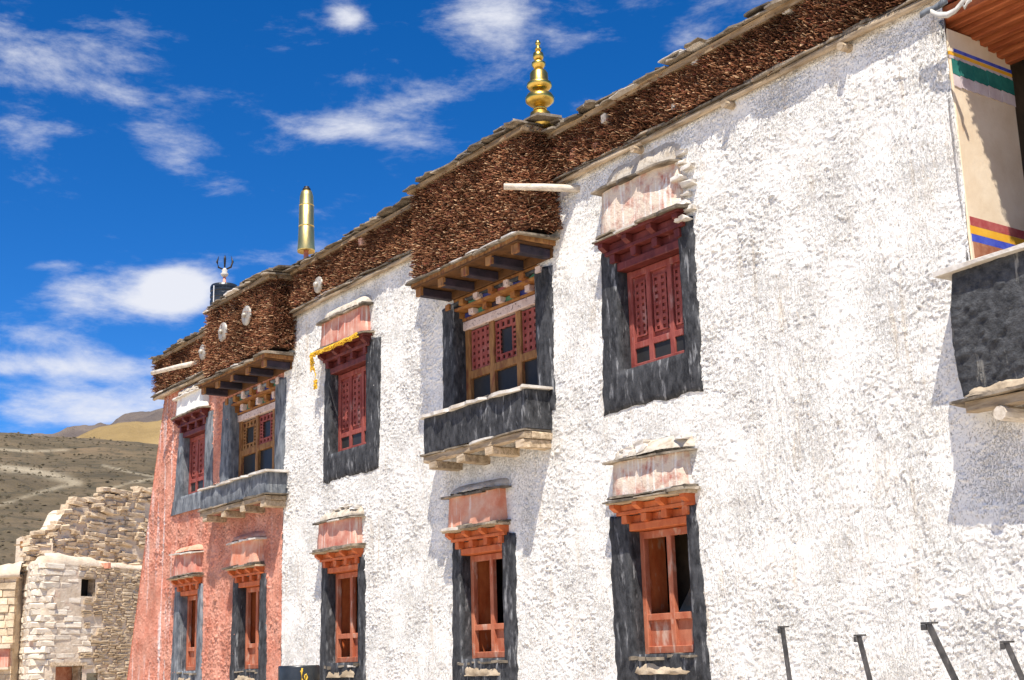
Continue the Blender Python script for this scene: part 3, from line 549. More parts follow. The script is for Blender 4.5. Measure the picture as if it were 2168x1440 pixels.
# ------------------------------------------------------------------ bay windows (rafters, painted frieze, three lights, balcony)
def bay(key, wall_mat, bx0, bx1, bz0, bz1, yb, cz, cx0, cx1, posts, latt):
    global seed
    seed += 31; d = BAYS[key]; f = d['f']; dp = .25
    W = surround('window', d['o'], (bz0+.25, cz-.10), f, cz-.06, dp, wall_mat, seed)
    y0, y1 = dp-.09, dp; zt = f[3]
    for c in posts: box('post', 'ochre_wood', W, c-.055, c+.055, y0, y1, f[2], zt, j=.003)
    box('sill_rail', 'ochre_wood', W, f[0], f[1], y0+.004, y1-.003, f[2]+.002, f[2]+.08)
    box('head_board', 'white_pattern_board', W, f[0]-.02, f[1]+.02, y0-.03, y1, zt+.002, zt+.13)
    rz = f[2]+.62
    for i in range(len(posts)-1):
        a, b = posts[i]+.055, posts[i+1]-.055
        box('rail', 'ochre_wood', W, a-.02, b+.02, y0+.008, y1-.01, rz-.06, rz+.05, j=.003)
        box('glass_pane', 'glass', W, a-.02, b+.02, y1-.03, y1-.024, f[2]+.06, rz-.05)
        wd = latt[i]
        if wd[1] == 'full':
            lattice_plate(W, wd[0], a+.015, b-.015, rz+.055, zt-.02, y0+.03, 4, 6, bar=.55, th=.025)
            box('glass_pane', 'glass', W, a-.02, b+.02, y1-.03, y1-.024, rz+.04, zt)
        else:
            m = MB(); c = (a+b)/2; h0, h1 = rz+.055, zt-.02; q = (b-a)*.24
            lattice_plate(W, wd[0], a+.01, b-.01, h1-.13, h1, y0+.03, 4, 1, bar=.5, th=.025)
            lattice_plate(W, wd[0], a+.01, b-.01, h0, h0+.10, y0+.03, 4, 1, bar=.5, th=.025)
            lattice_plate(W, wd[0], a+.01, a+q, h0+.10, h1-.13, y0+.033, 1, 5, bar=.45, th=.025)
            lattice_plate(W, wd[0], b-q, b-.01, h0+.10, h1-.13, y0+.033, 1, 5, bar=.45, th=.025)
            box('glass_pane', 'glass', W, a-.02, b+.02, y1-.03, y1-.024, rz+.04, zt)
    # painted frieze: blocks in two tiers
    cols = ['blue_paint', 'green_paint', 'dark_paint', 'green_paint', 'blue_paint', 'crimson_paint']
    zf = zt+.135; hgt = (cz-.055-zf)/2
    for t in range(2):
        x0, x1 = f[0]-.04-.08*t, f[1]+.04+.08*t; yf = y0-.06-.13*t; za = zf+t*hgt; n = 6
        box('frieze_board', 'painted_beam', W, x0, x1, yf+.02, dp, za+.002, za+.04)
        for i in range(n):
            c = x0+(x1-x0)*(i+.5)/n; hw = (x1-x0)/n/2
            box('frieze_panel', cols[(i+t*2) % 6], W, c-hw+.05, c+hw-.05, yf+.06, dp-.01, za+.042, za+hgt-.002)
            box('frieze_block', 'painted_beam' if (i+t) % 2 else 'white_pattern_board', W, c+hw-.055, c+hw+.055, yf-.03, dp-.02, za+.042, za+hgt-.002, j=.004)
        box('frieze_block', 'painted_beam', W, x0-.05, x0+.05, yf-.03, dp-.02, za+.042, za+hgt-.002, j=.004)
    # rafters, ceiling boards and a dark board painting the shade between them
    box('beam_or_shade_board', 'painted_beam', W, cx0+.05, cx1-.04, .0, .10, cz-.05, cz-.004)
    box('beam_or_shade_board', 'shaded_ceiling_wood', W, cx0+.03, cx1-.02, -.035, .045, cz-.002, cz+.117)  # added dark board: hides the bright wall, stands in for shade behind the rafters
    n = 5; yr = yb-.12
    for i in range(n):
        c = cx0+.09+(cx1-cx0-.20)*i/(n-1)
        r = MB(); r.box(c-.065, c+.065, yr, .04, cz-.0, cz+.115, j=.004, m=0); o = r.build('rafter', 'dark_paint', W)
        box('rafter_tip', 'ochre_wood', W, c-.067, c+.067, yr-.012, yr+.03, cz-.002, cz+.117)
    for i in range(3):
        ya = yr-.05+i*.19; box('ceiling_board', 'shaded_ceiling_wood', W, cx0-.02, cx1+.02, ya, ya+.185, cz+.118, cz+.14)
    box('eave_beam', 'ochre_wood', W, cx0-.05, cx1+.04, yr-.045, yr+.03, cz+.142, cz+.215, j=.005)
    box('eave_beam', 'ochre_wood', W, cx1-.06, cx1+.035, yr+.032, .04, cz+.142, cz+.213, j=.005)
    slates(W, cx0-.12, cx1+.08, yr-.11, .02, cz+.22, .02, (.3, .55), mat='slate', dip=.03)
    slates(W, cx0-.06, cx1+.04, yr-.07, .02, cz+.245, .02, (.3, .5), mat='pale_slate' if key == 'B' else 'slate', dip=.02)
    # balcony
    PB = dict(mat=wall_mat)
    nx, nz = 60, 12; V = []
    pts = [(bx0, .05), (bx0, yb+.03), (bx0+.03, yb)]+[(bx0+.03+(bx1-bx0-.06)*i/40, yb) for i in range(1, 40)]+[(bx1-.03, yb), (bx1, yb+.03)]+[(bx1, yb+.03+(.02-yb)*i/8) for i in range(1, 9)]
    for k in range(nz):
        v = k/(nz-1)
        for (x, y) in pts: V.append((x, y-.02*float(fbm(x+y, bz0+(bz1-bz0)*v, .13, seed, 4)) - .012*math.sin(v*math.pi), bz0+(bz1-bz0)*v))
    n = len(pts); raw('balcony', V, [(k*n+i, k*n+i+1, (k+1)*n+i+1, (k+1)*n+i) for k in range(nz-1) for i in range(n-1)], wall_mat, W, smooth=True)
    box('balcony_core', 'mud', W, bx0+.03, bx1-.03, yb+.04, .03, bz0+.01, bz1-.01)
    slates(W, bx0-.05, bx1+.03, yb-.07, .12, bz1+.0, .035, (.5, .9), mat='pale_slate', dip=.01, jy=.012, jz=.004)
    lump('slab_mortar', bx0-.03, bx1+.01, yb-.04, bz1+.03, bz1+.075, 'mud_white', W, seed+8, back=.15, amp=.02)
    slates(W, bx0-.05, bx1+.03, yb-.05, .02, bz0-.035, .026, (.5, .9), mat='slate', dip=.0, jy=.012, jz=.004)
    box('balcony_beam', 'grey_wood', W, bx0+.02, bx1-.02, yb-.01, yb+.10, bz0-.125, bz0-.04, j=.006)
    box('balcony_beam', 'grey_wood', W, bx1-.10, bx1-.005, yb+.102, .03, bz0-.122, bz0-.042, j=.006)
    for i in range(4):
        c = bx0+.26+(bx1-bx0-.38)*i/3; box('bracket', 'grey_wood', W, c-.085, c+.085, yb-.015, .05, bz0-.235, bz0-.127, j=.008)
    return W
bay('B', 'black_plaster', -15.80, -13.36, 2.80, 3.30, -.42, 5.02, -15.76, -13.20, (-15.52, -14.92, -14.28, -13.67), (('faded_maroon', 'full'), ('faded_maroon', 'small'), ('faded_maroon', 'full')))
RB = bay('R', 'grey_plaster', -23.88, -20.98, 2.88, 3.24, -.38, 5.02, -23.68, -20.80, (-23.36, -22.62, -21.90, -21.50), (('ochre_wood', 'small'), ('faded_maroon', 'small'), ('faded_maroon', 'full')))
panel('sill_band', 'grey_plaster', RB, -26.26, -23.80, -.06, 3.02, 3.30, 991, taper=0)

# ------------------------------------------------------------------ twig parapets
def twigs(faces, parent, dens, seed, bright=1.0):
    g = np.random.default_rng(seed); P = []; Nn = []; Tt = []
    for (o, ux, uz, nrm) in faces:
        o, ux, uz, nrm = map(lambda a: np.array(a, float), (o, ux, uz, nrm)); n = int(np.linalg.norm(ux)*np.linalg.norm(uz)*dens)
        q = g.random((n, 2)); P.append(o+q[:, :1]*ux+q[:, 1:]*uz); Nn.append(np.tile(nrm, (n, 1)))
    P = np.concatenate(P); Nn = np.concatenate(Nn); n = len(P)
    bulge = fbm(P[:, 0]*1.0+P[:, 1], P[:, 2], .22, seed, 3)
    T = Nn + g.normal(0, .33, (n, 3)) + np.array([0, 0, -.18]); wild = g.random(n) < .10; T[wild] += g.normal(0, 1.3, (wild.sum(), 3)); T /= np.linalg.norm(T, axis=1)[:, None]
    Ln = g.uniform(.045, .15, n)+.10*np.maximum(bulge, -.3); R = g.uniform(.0034, .0072, n)
    A = np.cross(T, np.array([.31, .2, .93])); A /= np.linalg.norm(A, axis=1)[:, None]; B = np.cross(T, A); b0 = P-Nn*.03; b1 = P+T*Ln[:, None]
    V = np.zeros((n, 8, 3))
    for k in range(4):
        c, s_ = math.cos(k*math.pi/2), math.sin(k*math.pi/2); off = A*c+B*s_
        V[:, k] = b0+off*R[:, None]; V[:, 4+k] = b1+off*R[:, None]*.8
    base = (np.arange(n)*8)[:, None, None]; q = np.array([[0, 1, 5, 4], [1, 2, 6, 5], [2, 3, 7, 6], [3, 0, 4, 7], [4, 5, 6, 7]])[None]
    o = grid_mesh('twigs', V.reshape(-1, 3), (base+q).reshape(-1, 4), 'twig', parent, smooth=False); o['kind'] = 'stuff'
    pal = np.array([[.140, .058, .030], [.195, .084, .044], [.085, .036, .020], [.27, .140, .074], [.48, .32, .19], [.155, .05, .034], [.036, .018, .012]])
    idx = g.choice(7, n, p=[.25, .24, .15, .16, .08, .06, .06]); patch = (1+1.1*fbm(P[:, 0], P[:, 2], .5, seed+4, 3))[:, None]
    c = pal[idx]*g.uniform(.7, 1.3, (n, 1))*patch*bright; col = np.ones((n, 8, 4), np.float32); col[:, :, :3] = c[:, None, :]
    col[:, 4:, :3] *= 1.15
    at_ = o.data.attributes.new('tint', 'FLOAT_COLOR', 'POINT'); at_.data.foreach_set('color', col.ravel()); return o
def ptop(x): return 6.66+.05*math.sin(x*.8)+.02*math.sin(x*2.3)
SEG = dict(A=(-13.10, -4.0, -.03, 6.03, 6.58), B=(-15.90, -13.12, -.42, 5.34, 6.64), C=(-20.74, -15.92, -.03, 6.04, 6.68), D=(-23.58, -20.76, -.40, 5.36, 6.60), E=(-27.25, -23.60, -.05, 5.72, 6.40))
for k, (x0, x1, y, z0, z1) in SEG.items():
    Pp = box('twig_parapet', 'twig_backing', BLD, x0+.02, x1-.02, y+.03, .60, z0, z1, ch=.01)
    F_ = [((x0, y, z0), (x1-x0, 0, 0), (0, 0, z1-z0), (0, -1, 0))]
    if k in 'BD': F_ += [((x1, y, z0), (0, -y+.02, 0), (0, 0, z1-z0), (1, 0, 0)), ((x0, y, z0), (0, -y+.02, 0), (0, 0, z1-z0), (-1, 0, 0))]
    if k == 'E': F_ += [((x0, y, z0), (0, .6, 0), (0, 0, z1-z0), (-1, 0, 0))]
    twigs(F_, Pp, 3700 if k in 'AB' else 3000, 900+ord(k))
    # coping: board, mud, two courses of slates
    C_ = box('roof_coping', 'mud', BLD, x0-.03, x1+.03, y-.06, .66, z1+.03, z1+.085, j=.006)
    box('coping_board', 'brown_board', C_, x0-.05, x1+.05, y-.13, y+.05, z1-.035, z1+.027, j=.01)
    zf = (lambda x, b=z1, q=(k == 'E'): b+.09+.02*math.sin(x*1.7)+.015*math.sin(x*4.1+1)) 
    slates(C_, x0-.06, x1+.08, y-.20, .5, 0, .019, (.25, .6), dip=.05, zf=zf, jz=.016, jy=.06)
    slates(C_, x0-.02, x1+.04, y-.13, .55, 0, .019, (.22, .5), dip=.04, zf=lambda x: zf(x)+.024, jz=.02, jy=.07)
    slates(C_, x0+.1, x1, y-.05, .55, 0, .016, (.15, .5), dip=.02, zf=lambda x: zf(x)+.046, jz=.022, jy=.09)
    if k in 'BD':
        for yy in (y+.05, y+.38): slate_mesh('slate', x1+.02, .5, yy-.1, yy+.3, zf(x1)+.05, .035, 'slate', C_)
        box('coping_board', 'brown_board', C_, x1-.05, x1+.10, y+.06, .02, z1-.033, z1+.025, j=.01)
    for q in range(int((x1-x0)*.9)):                        # lumps of mud and small stones lying along the edge
        if random.random() < .5: slate_mesh('slate', random.uniform(x0, x1), random.uniform(.1, .25), y-.1, y+.15, z1+.14, .045, 'slate', C_, 0)
# ledge under the recessed and the right parapets
for (x0, x1, z, yf) in ((-13.1, -6.9, 5.955, -.075), (-20.72, -15.95, 5.965, -.09), (-27.2, -23.65, 5.60, -.15)):
    E_ = box('eave_ledge', 'mud', BLD, x0, x1, -.055, .3, z-.02, z+.06, j=.006)
    x = x0
    while x < x1-.2:                                          # long split poles and boards
        l = min(random.uniform(1.2, 2.6), x1-x); yy = random.uniform(0, .03)
        MB().tube([(x, yf+.0+yy, z-.025+random.uniform(-.012, .012)), (x+l*.5, yf-.005+yy+random.uniform(-.015, .015), z-.02), (x+l, yf+.0+yy, z-.025+random.uniform(-.012, .012))], [.036, .041, .03], 7).build('eave_pole', 'grey_wood', E_, smooth=True); x += l*.97
    slates(E_, x0, x1, yf-.055, .1, z+.035, .018, (.5, 1.1), dip=.02, jz=.006)
    slates(E_, x0, x1, yf-.03, .1, z+.06, .018, (.4, .9), dip=.02, jz=.006)
    if x0 > -14:
        for (u, v) in ((1525, 236), (1772, 115), (1332, 320)):
            p = at(u, v, -.20); MB().tube([(p[0], -.15, z-.10), (p[0], 0, z-.09), (p[0], .2, z-.08)], [.042, .047, .046], 9).build('joist_end', 'grey_wood', E_, smooth=False)
for (u, v, y, s, mt) in ((1212, 326, -.10, .055, 'hood_salmon'), (1470, 124, -.13, .05, 'pale_log'), (1664, 16, -.13, .05, 'pale_log'), (1277, 250, -.14, .045, 'pale_log'), (1425, 225, -.12, .03, 'pale_log'), (762, 512, -.12, .05, 'hood_salmon'), (1258, 308, -.09, .03, 'hood_salmon')):
    p = at(u, v, y); box('joist_end', mt, BLD, p[0]-s, p[0]+s, y, .1, p[2]-s*1.2, p[2]+s*1.2, j=.006)
# water spouts
def spout(a, b, r, lab):
    a, b = Vector(a), Vector(b); M_ = a.lerp(b, .5)+Vector((0, 0, .008)); MB().tube([a, M_, b], [r*.85, r, r*1.05], 9).build('water_spout', 'pale_log', BLD, smooth=True)
pw = at(1232, 400, -.02)
spout(at(1067, 395, -.72), at(1240, 401, .08), .048, '')
spout(at(322, 790, -.55), at(436, 764, -.02), .05, '')

# ------------------------------------------------------------------ corner porch at the right
PX = -7.07
PO = box('porch', 'cream', BLD, PX-.12, PX, .03, .98, 3.20, 5.62, ch=.012)
MB().tube([(PX-.026, .012, 3.25), (PX-.022, .014, 4.0), (PX-.028, .012, 4.8), (PX-.024, .014, 5.7)], .03, 10).build('corner_bead', 'limewash', PO, smooth=True)
def strip(mat, z0, z1, y0, y1, nm='painted_band', e=.003): return raw(nm, [(PX+e, y0, z0), (PX+e, y1, z0-.012), (PX+e, y1, z1-.012), (PX+e, y0, z1), (PX-.02, y0, z0), (PX-.02, y1, z0), (PX-.02, y1, z1), (PX-.02, y0, z1)], [(0, 1, 2, 3), (0, 3, 7, 4), (3, 2, 6, 7), (0, 4, 5, 1), (1, 5, 6, 2)], mat, PO)
strip('crimson_paint', 3.70, 3.785, .06, .975); strip('orange_paint', 3.622, 3.698, .05, .975); strip('royal_blue', 3.55, 3.62, .06, .975); strip('brown_paint', 3.30, 3.548, .07, .975)
strip('orange_paint', 5.36, 5.395, .03, .975); strip('royal_blue', 5.40, 5.435, .10, .975); strip('pale_cloth', 5.325, 5.355, .03, .975)
for i in range(9):
    y0 = .05+i*.103; strip('teal_paint', 5.17, 5.322, y0, y0+.097, 'valance_pleat', e=.010+.004*(i % 2)); strip('pale_cloth', 5.05, 5.167, y0, y0+.097, 'valance_square', e=.008+.004*(i % 2))
for i in range(8):
    y = .02+i*.125; z = 5.70-.032*i; box('rafter', 'porch_wood', PO, PX-.10, -4.0, y, y+.088, z, z+.14, j=.004)
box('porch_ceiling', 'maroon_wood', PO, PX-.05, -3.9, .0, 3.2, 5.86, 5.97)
box('porch_back', 'unlit_black', PO, PX-.1, -3.9, 3.0, 3.2, 3.2, 5.86); box('porch_floor', 'dark_mud', PO, PX-.05, -3.9, .02, 3.0, 3.12, 3.21)  # back wall coloured near black to paint the porch's inner darkness
box('porch_end', 'cream', PO, -4.05, -3.95, 0.0, 3.0, 3.2, 5.86)
# its dark parapet
bx0, bx1, bz0, bz1, yb = -7.09, -3.9, 2.11, 3.21, -.255
g = steps(bx0, bx1, .022, .03); zs_ = np.linspace(bz0, bz1, 60); Hp = strokes(-7.3, -3.6, 1.9, 3.4, .01, 300, 77, .012, (.03, .07), (.012, .025), lambda r: .3)
XX, ZZ = np.meshgrid(np.array(g), zs_); Y = yb-sample(Hp, -7.3, 1.9, .01, XX, ZZ)-.05*np.sin((ZZ-bz0)/(bz1-bz0)*math.pi*.8); XX = XX - .06*np.sin((bz1-ZZ)/(bz1-bz0)*math.pi*.75)*(XX < bx0+.05)
Y[:, 0] = .05; Y[:, 1] += .03; XX[:, 1] = XX[:, 0]+.01
nx = len(g); i = (np.arange(59)[:, None]*nx+np.arange(nx-1)).ravel()
grid_mesh('parapet', np.stack([XX, Y, ZZ], -1).reshape(-1, 3), np.stack([i, i+1, i+nx+1, i+nx], 1), 'rough_black', PO)
box('parapet_core', 'mud', PO, bx0+.05, bx1, yb+.06, -.02, bz0+.01, bz1-.01)
slates(PO, bx0-.10, bx1, yb-.12, .05, bz1+.005, .045, (.9, 1.3), mat='pale_slate', dip=.01, jz=.004)
lump('parapet_mortar', bx0-.01, bx1, yb-.075, bz0-.02, bz0+.10, 'mud', PO, 55, back=yb+.05, amp=.04, nx=60)
slates(PO, bx0-.10, bx1, yb-.10, .0, bz0-.055, .03, (.7, 1.2), dip=.0, jz=.004)
box('balcony_beam', 'grey_wood', PO, bx0+.02, bx1, yb-.03, yb+.12, bz0-.15, bz0-.06, j=.008)
for c in (-6.72, -5.7, -4.7): MB().tube([(c, yb-.07, bz0-.215), (c, -.1, bz0-.21), (c, .1, bz0-.2)], [.062, .066, .066], 10).build('joist_end', 'pale_log', PO)

# ------------------------------------------------------------------ roof ornaments and things
p = at(1145, 275, -.16); Zs = .00228
T = tag(empty('spire_ornament', (p[0], -.16, p[2]-.02)), 'gilded ringed spire ornament standing on the parapet corner', 'spire')
prof = [(55, 625), (80, 600), (81, 578), (64, 562), (58, 515), (36, 503), (36, 497)]
def lz(pr): return [(r*Zs, (625-y)*Zs) for r, y in pr]
z0 = p[2]-.02
MB().lathe(lz(prof), p[0], -.16, z0).build('bell_base', 'gilt', T, smooth=True)
MB().lathe(lz([(36, 498), (41, 490), (28, 478), (28, 472)]), p[0], -.16, z0).build('neck_ring', 'gilt', T, smooth=True)
MB().lathe(lz([(28, 474), (60, 463), (82, 444), (84, 424), (72, 402), (50, 392), (30, 387), (27, 372)]), p[0], -.16, z0).build('lotus_disc', 'gilt', T, smooth=True)
MB().lathe(lz([(28, 376), (58, 368), (74, 350), (70, 332), (53, 320), (52, 272), (42, 255), (28, 250), (24, 240)]), p[0], -.16, z0).build('bell_tier', 'gilt', T, smooth=True)
MB().lathe(lz([(22, 243), (30, 232), (41, 216), (40, 203), (26, 193), (20, 185)]), p[0], -.16, z0).build('ring', 'gilt', T, smooth=True)
MB().lathe(lz([(19, 187), (29, 176), (32, 160), (28, 142), (16, 132), (12, 126)]), p[0], -.16, z0).build('ball', 'gilt', T, smooth=True)
MB().lathe(lz([(12, 128), (20, 118), (16, 108), (10, 100), (8, 95), (15, 86), (16, 75), (9, 65), (1, 56)]), p[0], -.16, z0).build('tip', 'gilt', T, smooth=True)
p = at(648, 545, .35); q = at(646, 392, .35)
T = tag(empty('victory_banner', (p[0], .35, 6.6)), 'tall gilded cylinder banner with dark cap on a pink pole', 'banner')
h = q[2]-p[2]; zb_ = p[2]+.02*h
MB().tube([(p[0], .35, 6.4), (p[0], .35, zb_+.2)], .045, 10).build('pole', 'pink_pole', T, smooth=True)
MB().lathe([(.10, .03), (.155, .0), (.16, .035), (.150, .13), (.140, .33*h), (.132, .34*h)], p[0], .35, zb_+.05*h).build('skirt', 'gilt_sheet', T, smooth=True)
MB().lathe([(.142, 0), (.142, .018), (.137, .03), (.134, .28*h), (.128, .285*h)], p[0], .35, zb_+.39*h).build('drum', 'gilt_sheet', T, smooth=True)
MB().lathe([(.135, 0), (.135, .015), (.128, .03), (.120, .14*h), (.095, .20*h), (.07, .21*h)], p[0], .35, zb_+.675*h).build('drum', 'gilt_sheet', T, smooth=True)
MB().lathe([(.065, 0), (.075, .02), (.07, .05), (.045, .06), (.05, .085), (.0, .10)], p[0], .35, zb_+.88*h).build('cap', 'dark_metal', T, smooth=True)
cx = at(475, 604, .6)[0]; rad = .285; tz = at(475, 605, .6)[2]; ty = .6
T = tag(empty('water_tank', (cx, ty, 6.25)), 'black ribbed plastic water tank on the roof under the trident', 'tank', )
pr = [(rad*.98, 0)]; z = .0
while z < tz-6.25-.12: pr += [(rad, z+.02), (rad, z+.09), (rad*.965, z+.10), (rad*.965, z+.13)]; z += .13
pr += [(rad, tz-6.25-.10), (rad, tz-6.25-.04), (rad*.93, tz-6.25), (rad*.3, tz-6.25+.02)]
MB().lathe(pr, cx, ty, 6.25, 32).build('body', 'black_tank', T, smooth=False)
for an in (-2.5, -1.2): MB().tube([(cx+(rad+.004)*math.cos(an), ty+(rad+.004)*math.sin(an), 6.3), (cx+(rad+.004)*math.cos(an), ty+(rad+.004)*math.sin(an), tz-.06)], .012, 6).build('seam', 'white_line', T)
yT = 1.0; p = at(475, 600, yT)
T = tag(empty('trident_ornament', (p[0], yT, 6.25)), 'thin metal trident with white scarf on a pink pole above the tank', 'trident')
MB().tube([(p[0], yT, 6.25), (p[0], yT, p[2]+.15)], .035, 8).build('pole', 'pink_pole', T, smooth=True)
kz = p[2]+.14; MB().lathe([(.03, 0), (.07, .03), (.085, .07), (.05, .11), (.065, .15), (.02, .2)], p[0], yT, kz).build('scarf_knot', 'white_cloth', T, smooth=True)
MB().tube([(p[0], yT, kz+.15), (p[0], yT, kz+.42), (p[0]-.0, yT, kz+.50)], [.012, .028, .003], 6).build('prong', 'dark_metal', T, smooth=True)
for s in (-1, 1): MB().tube([(p[0], yT, kz+.16), (p[0]+s*.075, yT+.11*s, kz+.22), (p[0]+s*.095, yT+.14*s, kz+.34), (p[0]+s*.075, yT+.11*s, kz+.47)], [.014, .022, .024, .004], 6).build('prong', 'dark_metal', T, smooth=True)
for (u, v, y, r, lab) in ((429, 745, -.17, .16, 'small pale metal disc leftmost on the twig wall beside the log spout'), (471, 703, -.52, .18, 'pale metal disc on the projecting twig block, lower left of its pair'), (521, 668, -.52, .18, 'pale metal disc on the projecting twig block, upper right of its pair'), (673, 603, -.15, .14, 'pale round metal disc on the recessed twig wall right of the red section')):
    p = at(u, v, y); T = tag(empty('ornament_disc', (p[0], y, p[2])), lab, 'disc', 'metal discs on the twig parapet')
    m = MB(); n = 28
    def ringv(rr, yy): return [(p[0]+rr*math.cos(k*2*math.pi/n), yy, p[2]+rr*math.sin(k*2*math.pi/n)) for k in range(n)]
    V = ringv(r, y+.02)+ringv(r, y)+ringv(r*.93, y-.012)+ringv(r*.4, y-.02)+ringv(.05, y-.022)
    Fc = [(a*n+k, a*n+(k+1) % n, (a+1)*n+(k+1) % n, (a+1)*n+k) for a in range(4) for k in range(n)]+[tuple(range(n)), tuple(range(4*n, 5*n))]
    raw('plate', V, Fc, 'disc_metal', T, smooth=True)
    MB().tube([(p[0], y-.015, p[2]), (p[0], y-.05, p[2]), (p[0], y-.075, p[2]), (p[0], y-.085, p[2])], [.05, .047, .03, .008], 12).build('boss', 'disc_metal', T, smooth=True)
    MB().tube([(p[0], y+.02, p[2]), (p[0], y+.14, p[2])], .015, 6).build('peg', 'dark_metal', T)
# yellow scarf draped along the eave of the upper window
zt, b0, b1 = WIN['UW2']['top']; T = tag(empty('ceremonial_scarf', ((b0+b1)/2, -.3, zt)), 'frayed yellow scarf draped under the slates of the upper maroon window', 'scarf')
m = MB(); gg = random.Random(5)
def strand(a, b, sag, w_):
    P = []; n = 12
    for i in range(n+1): t = i/n; P.append((a[0]+(b[0]-a[0])*t+gg.uniform(-.012, .012), a[1]+(b[1]-a[1])*t+gg.uniform(-.012, .012), a[2]+(b[2]-a[2])*t-sag*4*t*(1-t)+gg.uniform(-.014, .014)))
    m.tube(P, [w_*gg.uniform(.5, 1.2) for _ in P], 5)
yg = -.25
for q in range(5): strand((b0-.07, yg+gg.uniform(-.02, .02), zt+gg.uniform(-.05, -.01)), (b1-.05, yg+gg.uniform(-.02, .02), zt+gg.uniform(-.05, -.01)), .03, .016)
for q in range(60): x = gg.uniform(b0-.05, b1-.1); strand((x, yg, zt-.03), (x+gg.uniform(-.12, .08), yg-gg.uniform(0, .05), zt-gg.uniform(.05, .11)), 0, .008)
m.build('scarf_band', 'yellow_cloth', T); m = MB()
for q in range(16): strand((b0-.05+gg.uniform(-.05, .05), yg, zt-.02), (b0+.0+gg.uniform(-.12, .1), yg+.02, zt-gg.uniform(.15, .42)), gg.uniform(-.02, .04), .012)
for q in range(8): strand((b0+.10+gg.uniform(-.04, .04), yg, zt-.50), (b0+.10+gg.uniform(-.05, .05), yg, zt-gg.uniform(.58, .68)), 0, .014)
strand((b0+.06, yg, zt-.25), (b0+.10, yg, zt-.55), 0, .006)
m.build('scarf_tail', 'yellow_cloth', T)
# pale cloth snagged at the porch eave
p = at(2000, 22, -.16); T = tag(empty('torn_cloth', tuple(p)), 'torn pale cloth strip caught under the eave at the porch corner', 'cloth'); m = MB(); gg = random.Random(9)
def ribbon(P, w_):
    V = []
    for (x, y, z) in P: V += [(x, y, z+w_*gg.uniform(.7, 1.2)), (x, y-.01, z-w_*gg.uniform(.7, 1.2)), (x, y+.006, z-w_), (x, y+.016, z+w_)]
    Fc = [(i*4+k, i*4+(k+1) % 4, (i+1)*4+(k+1) % 4, (i+1)*4+k) for i in range(len(P)-1) for k in range(4)]; m.add(V, Fc)
def px(u, v, y=-.18): return tuple(at(u, v, y))
ribbon([px(1948, 32), px(1962, 22), px(1975, 18), px(1990, 10), px(2005, 0)], .034)
m.build('cloth_strip', 'grey_plaster', T, smooth=True); m = MB()
ribbon([px(1970, 24, -.2), px(1985, 32, -.2), px(2005, 32, -.2), px(2022, 22, -.2), px(2036, 6, -.2), px(2044, -4, -.2)], .03); ribbon([px(2036, 2, -.2), px(2042, 16, -.2), px(2048, 4, -.2), px(2056, -2, -.2)], .022)
m.build('cloth_strip', 'white_cloth', T, smooth=True)
# iron posts along the foot of the wall
for i, (a, b, lab) in enumerate((((1660, 1328), (1676, 1440), 'thin upright iron angle post leftmost of the four by the white wall'), ((1822, 1346), (1846, 1440), 'iron angle post with notched top second from left by the white wall'), ((1970, 1320), (2028, 1440), 'strongly leaning iron angle post, tallest of the four at the wall'), ((2134, 1360), (2170, 1440), 'leaning iron angle post at the right edge casting a shadow on the wall'))):
    A = Vector(at(*a, -.55)); B = Vector(at(*b, -.55)); d_ = (B-A)/(B.z-A.z); G_ = A+d_*(-1.66-A.z); G_ = A.lerp(G_, 1) if True else G_
    T = tag(empty('iron_post', (G_.x, G_.y, -1.65)), lab, 'post', 'iron posts along the wall')
    s = .028 if i != 2 else .036; m = MB(); V = []
    for P in (A, G_):
        for (x, y) in ((-s, -s), (s, -s), (s, -s+.007), (-s+.007, -s+.007), (-s+.007, s), (-s, s)): V.append((P.x+x, P.y+y, P.z))
    m.add(V, [(5, 4, 3, 2, 1, 0), (6, 7, 8, 9, 10, 11)]+[(k, (k+1) % 6, 6+(k+1) % 6, 6+k) for k in range(6)]); m.build('angle_bar', 'steel', T)
    m = MB(); m.box(A.x-s*1.9, A.x+s*1.5, A.y-s*1.2, A.y+s, A.z-.004, A.z+.012, ch=.002); m.box(A.x-s*1.9, A.x-s*.4, A.y-s*1.3, A.y-s*.9, A.z-.055, A.z-.006, ch=.002); m.build('cap_plate', 'steel', T)
# black tank at the foot of the wall with a yellow painted mark
p = at(633, 1409, -.75); r = .31; T = tag(empty('black_drum', (p[0], -.75, -1.65)), 'black drum with yellow painted letter at the foot of the white wall', 'drum')
zt = p[2]
MB().lathe([(r*.97, 0), (r, .03)]+[(r*(1.0 if k % 2 else .985), .1+k*.2) for k in range(7)]+[(r, zt+1.65-.03), (r*.97, zt+1.65), (r*.94, zt+1.65), (r*.93, zt+1.62)], p[0], -.75, -1.65, 36).build('body', 'black_tank', T, smooth=True)
an0 = math.atan2(-10+.75, -p[0])+.25; m = MB()
def onr(s, z): a_ = an0+s/r; return (p[0]+(r+.006)*math.cos(a_), -.75+(r+.006)*math.sin(a_), zt+z)
m.tube([onr(-.03, -.04), onr(-.04, -.12), onr(-.035, -.2), onr(-.01, -.235), onr(.03, -.22), onr(.05, -.17), onr(.03, -.13), onr(.005, -.15)], .013, 6); m.tube([onr(-.06, -.09), onr(-.02, -.08)], .011, 6); m.tube([onr(.005, -.15), onr(.01, -.20)], .010, 6)
m.build('painted_letter', 'yellow_paint', T, smooth=True)

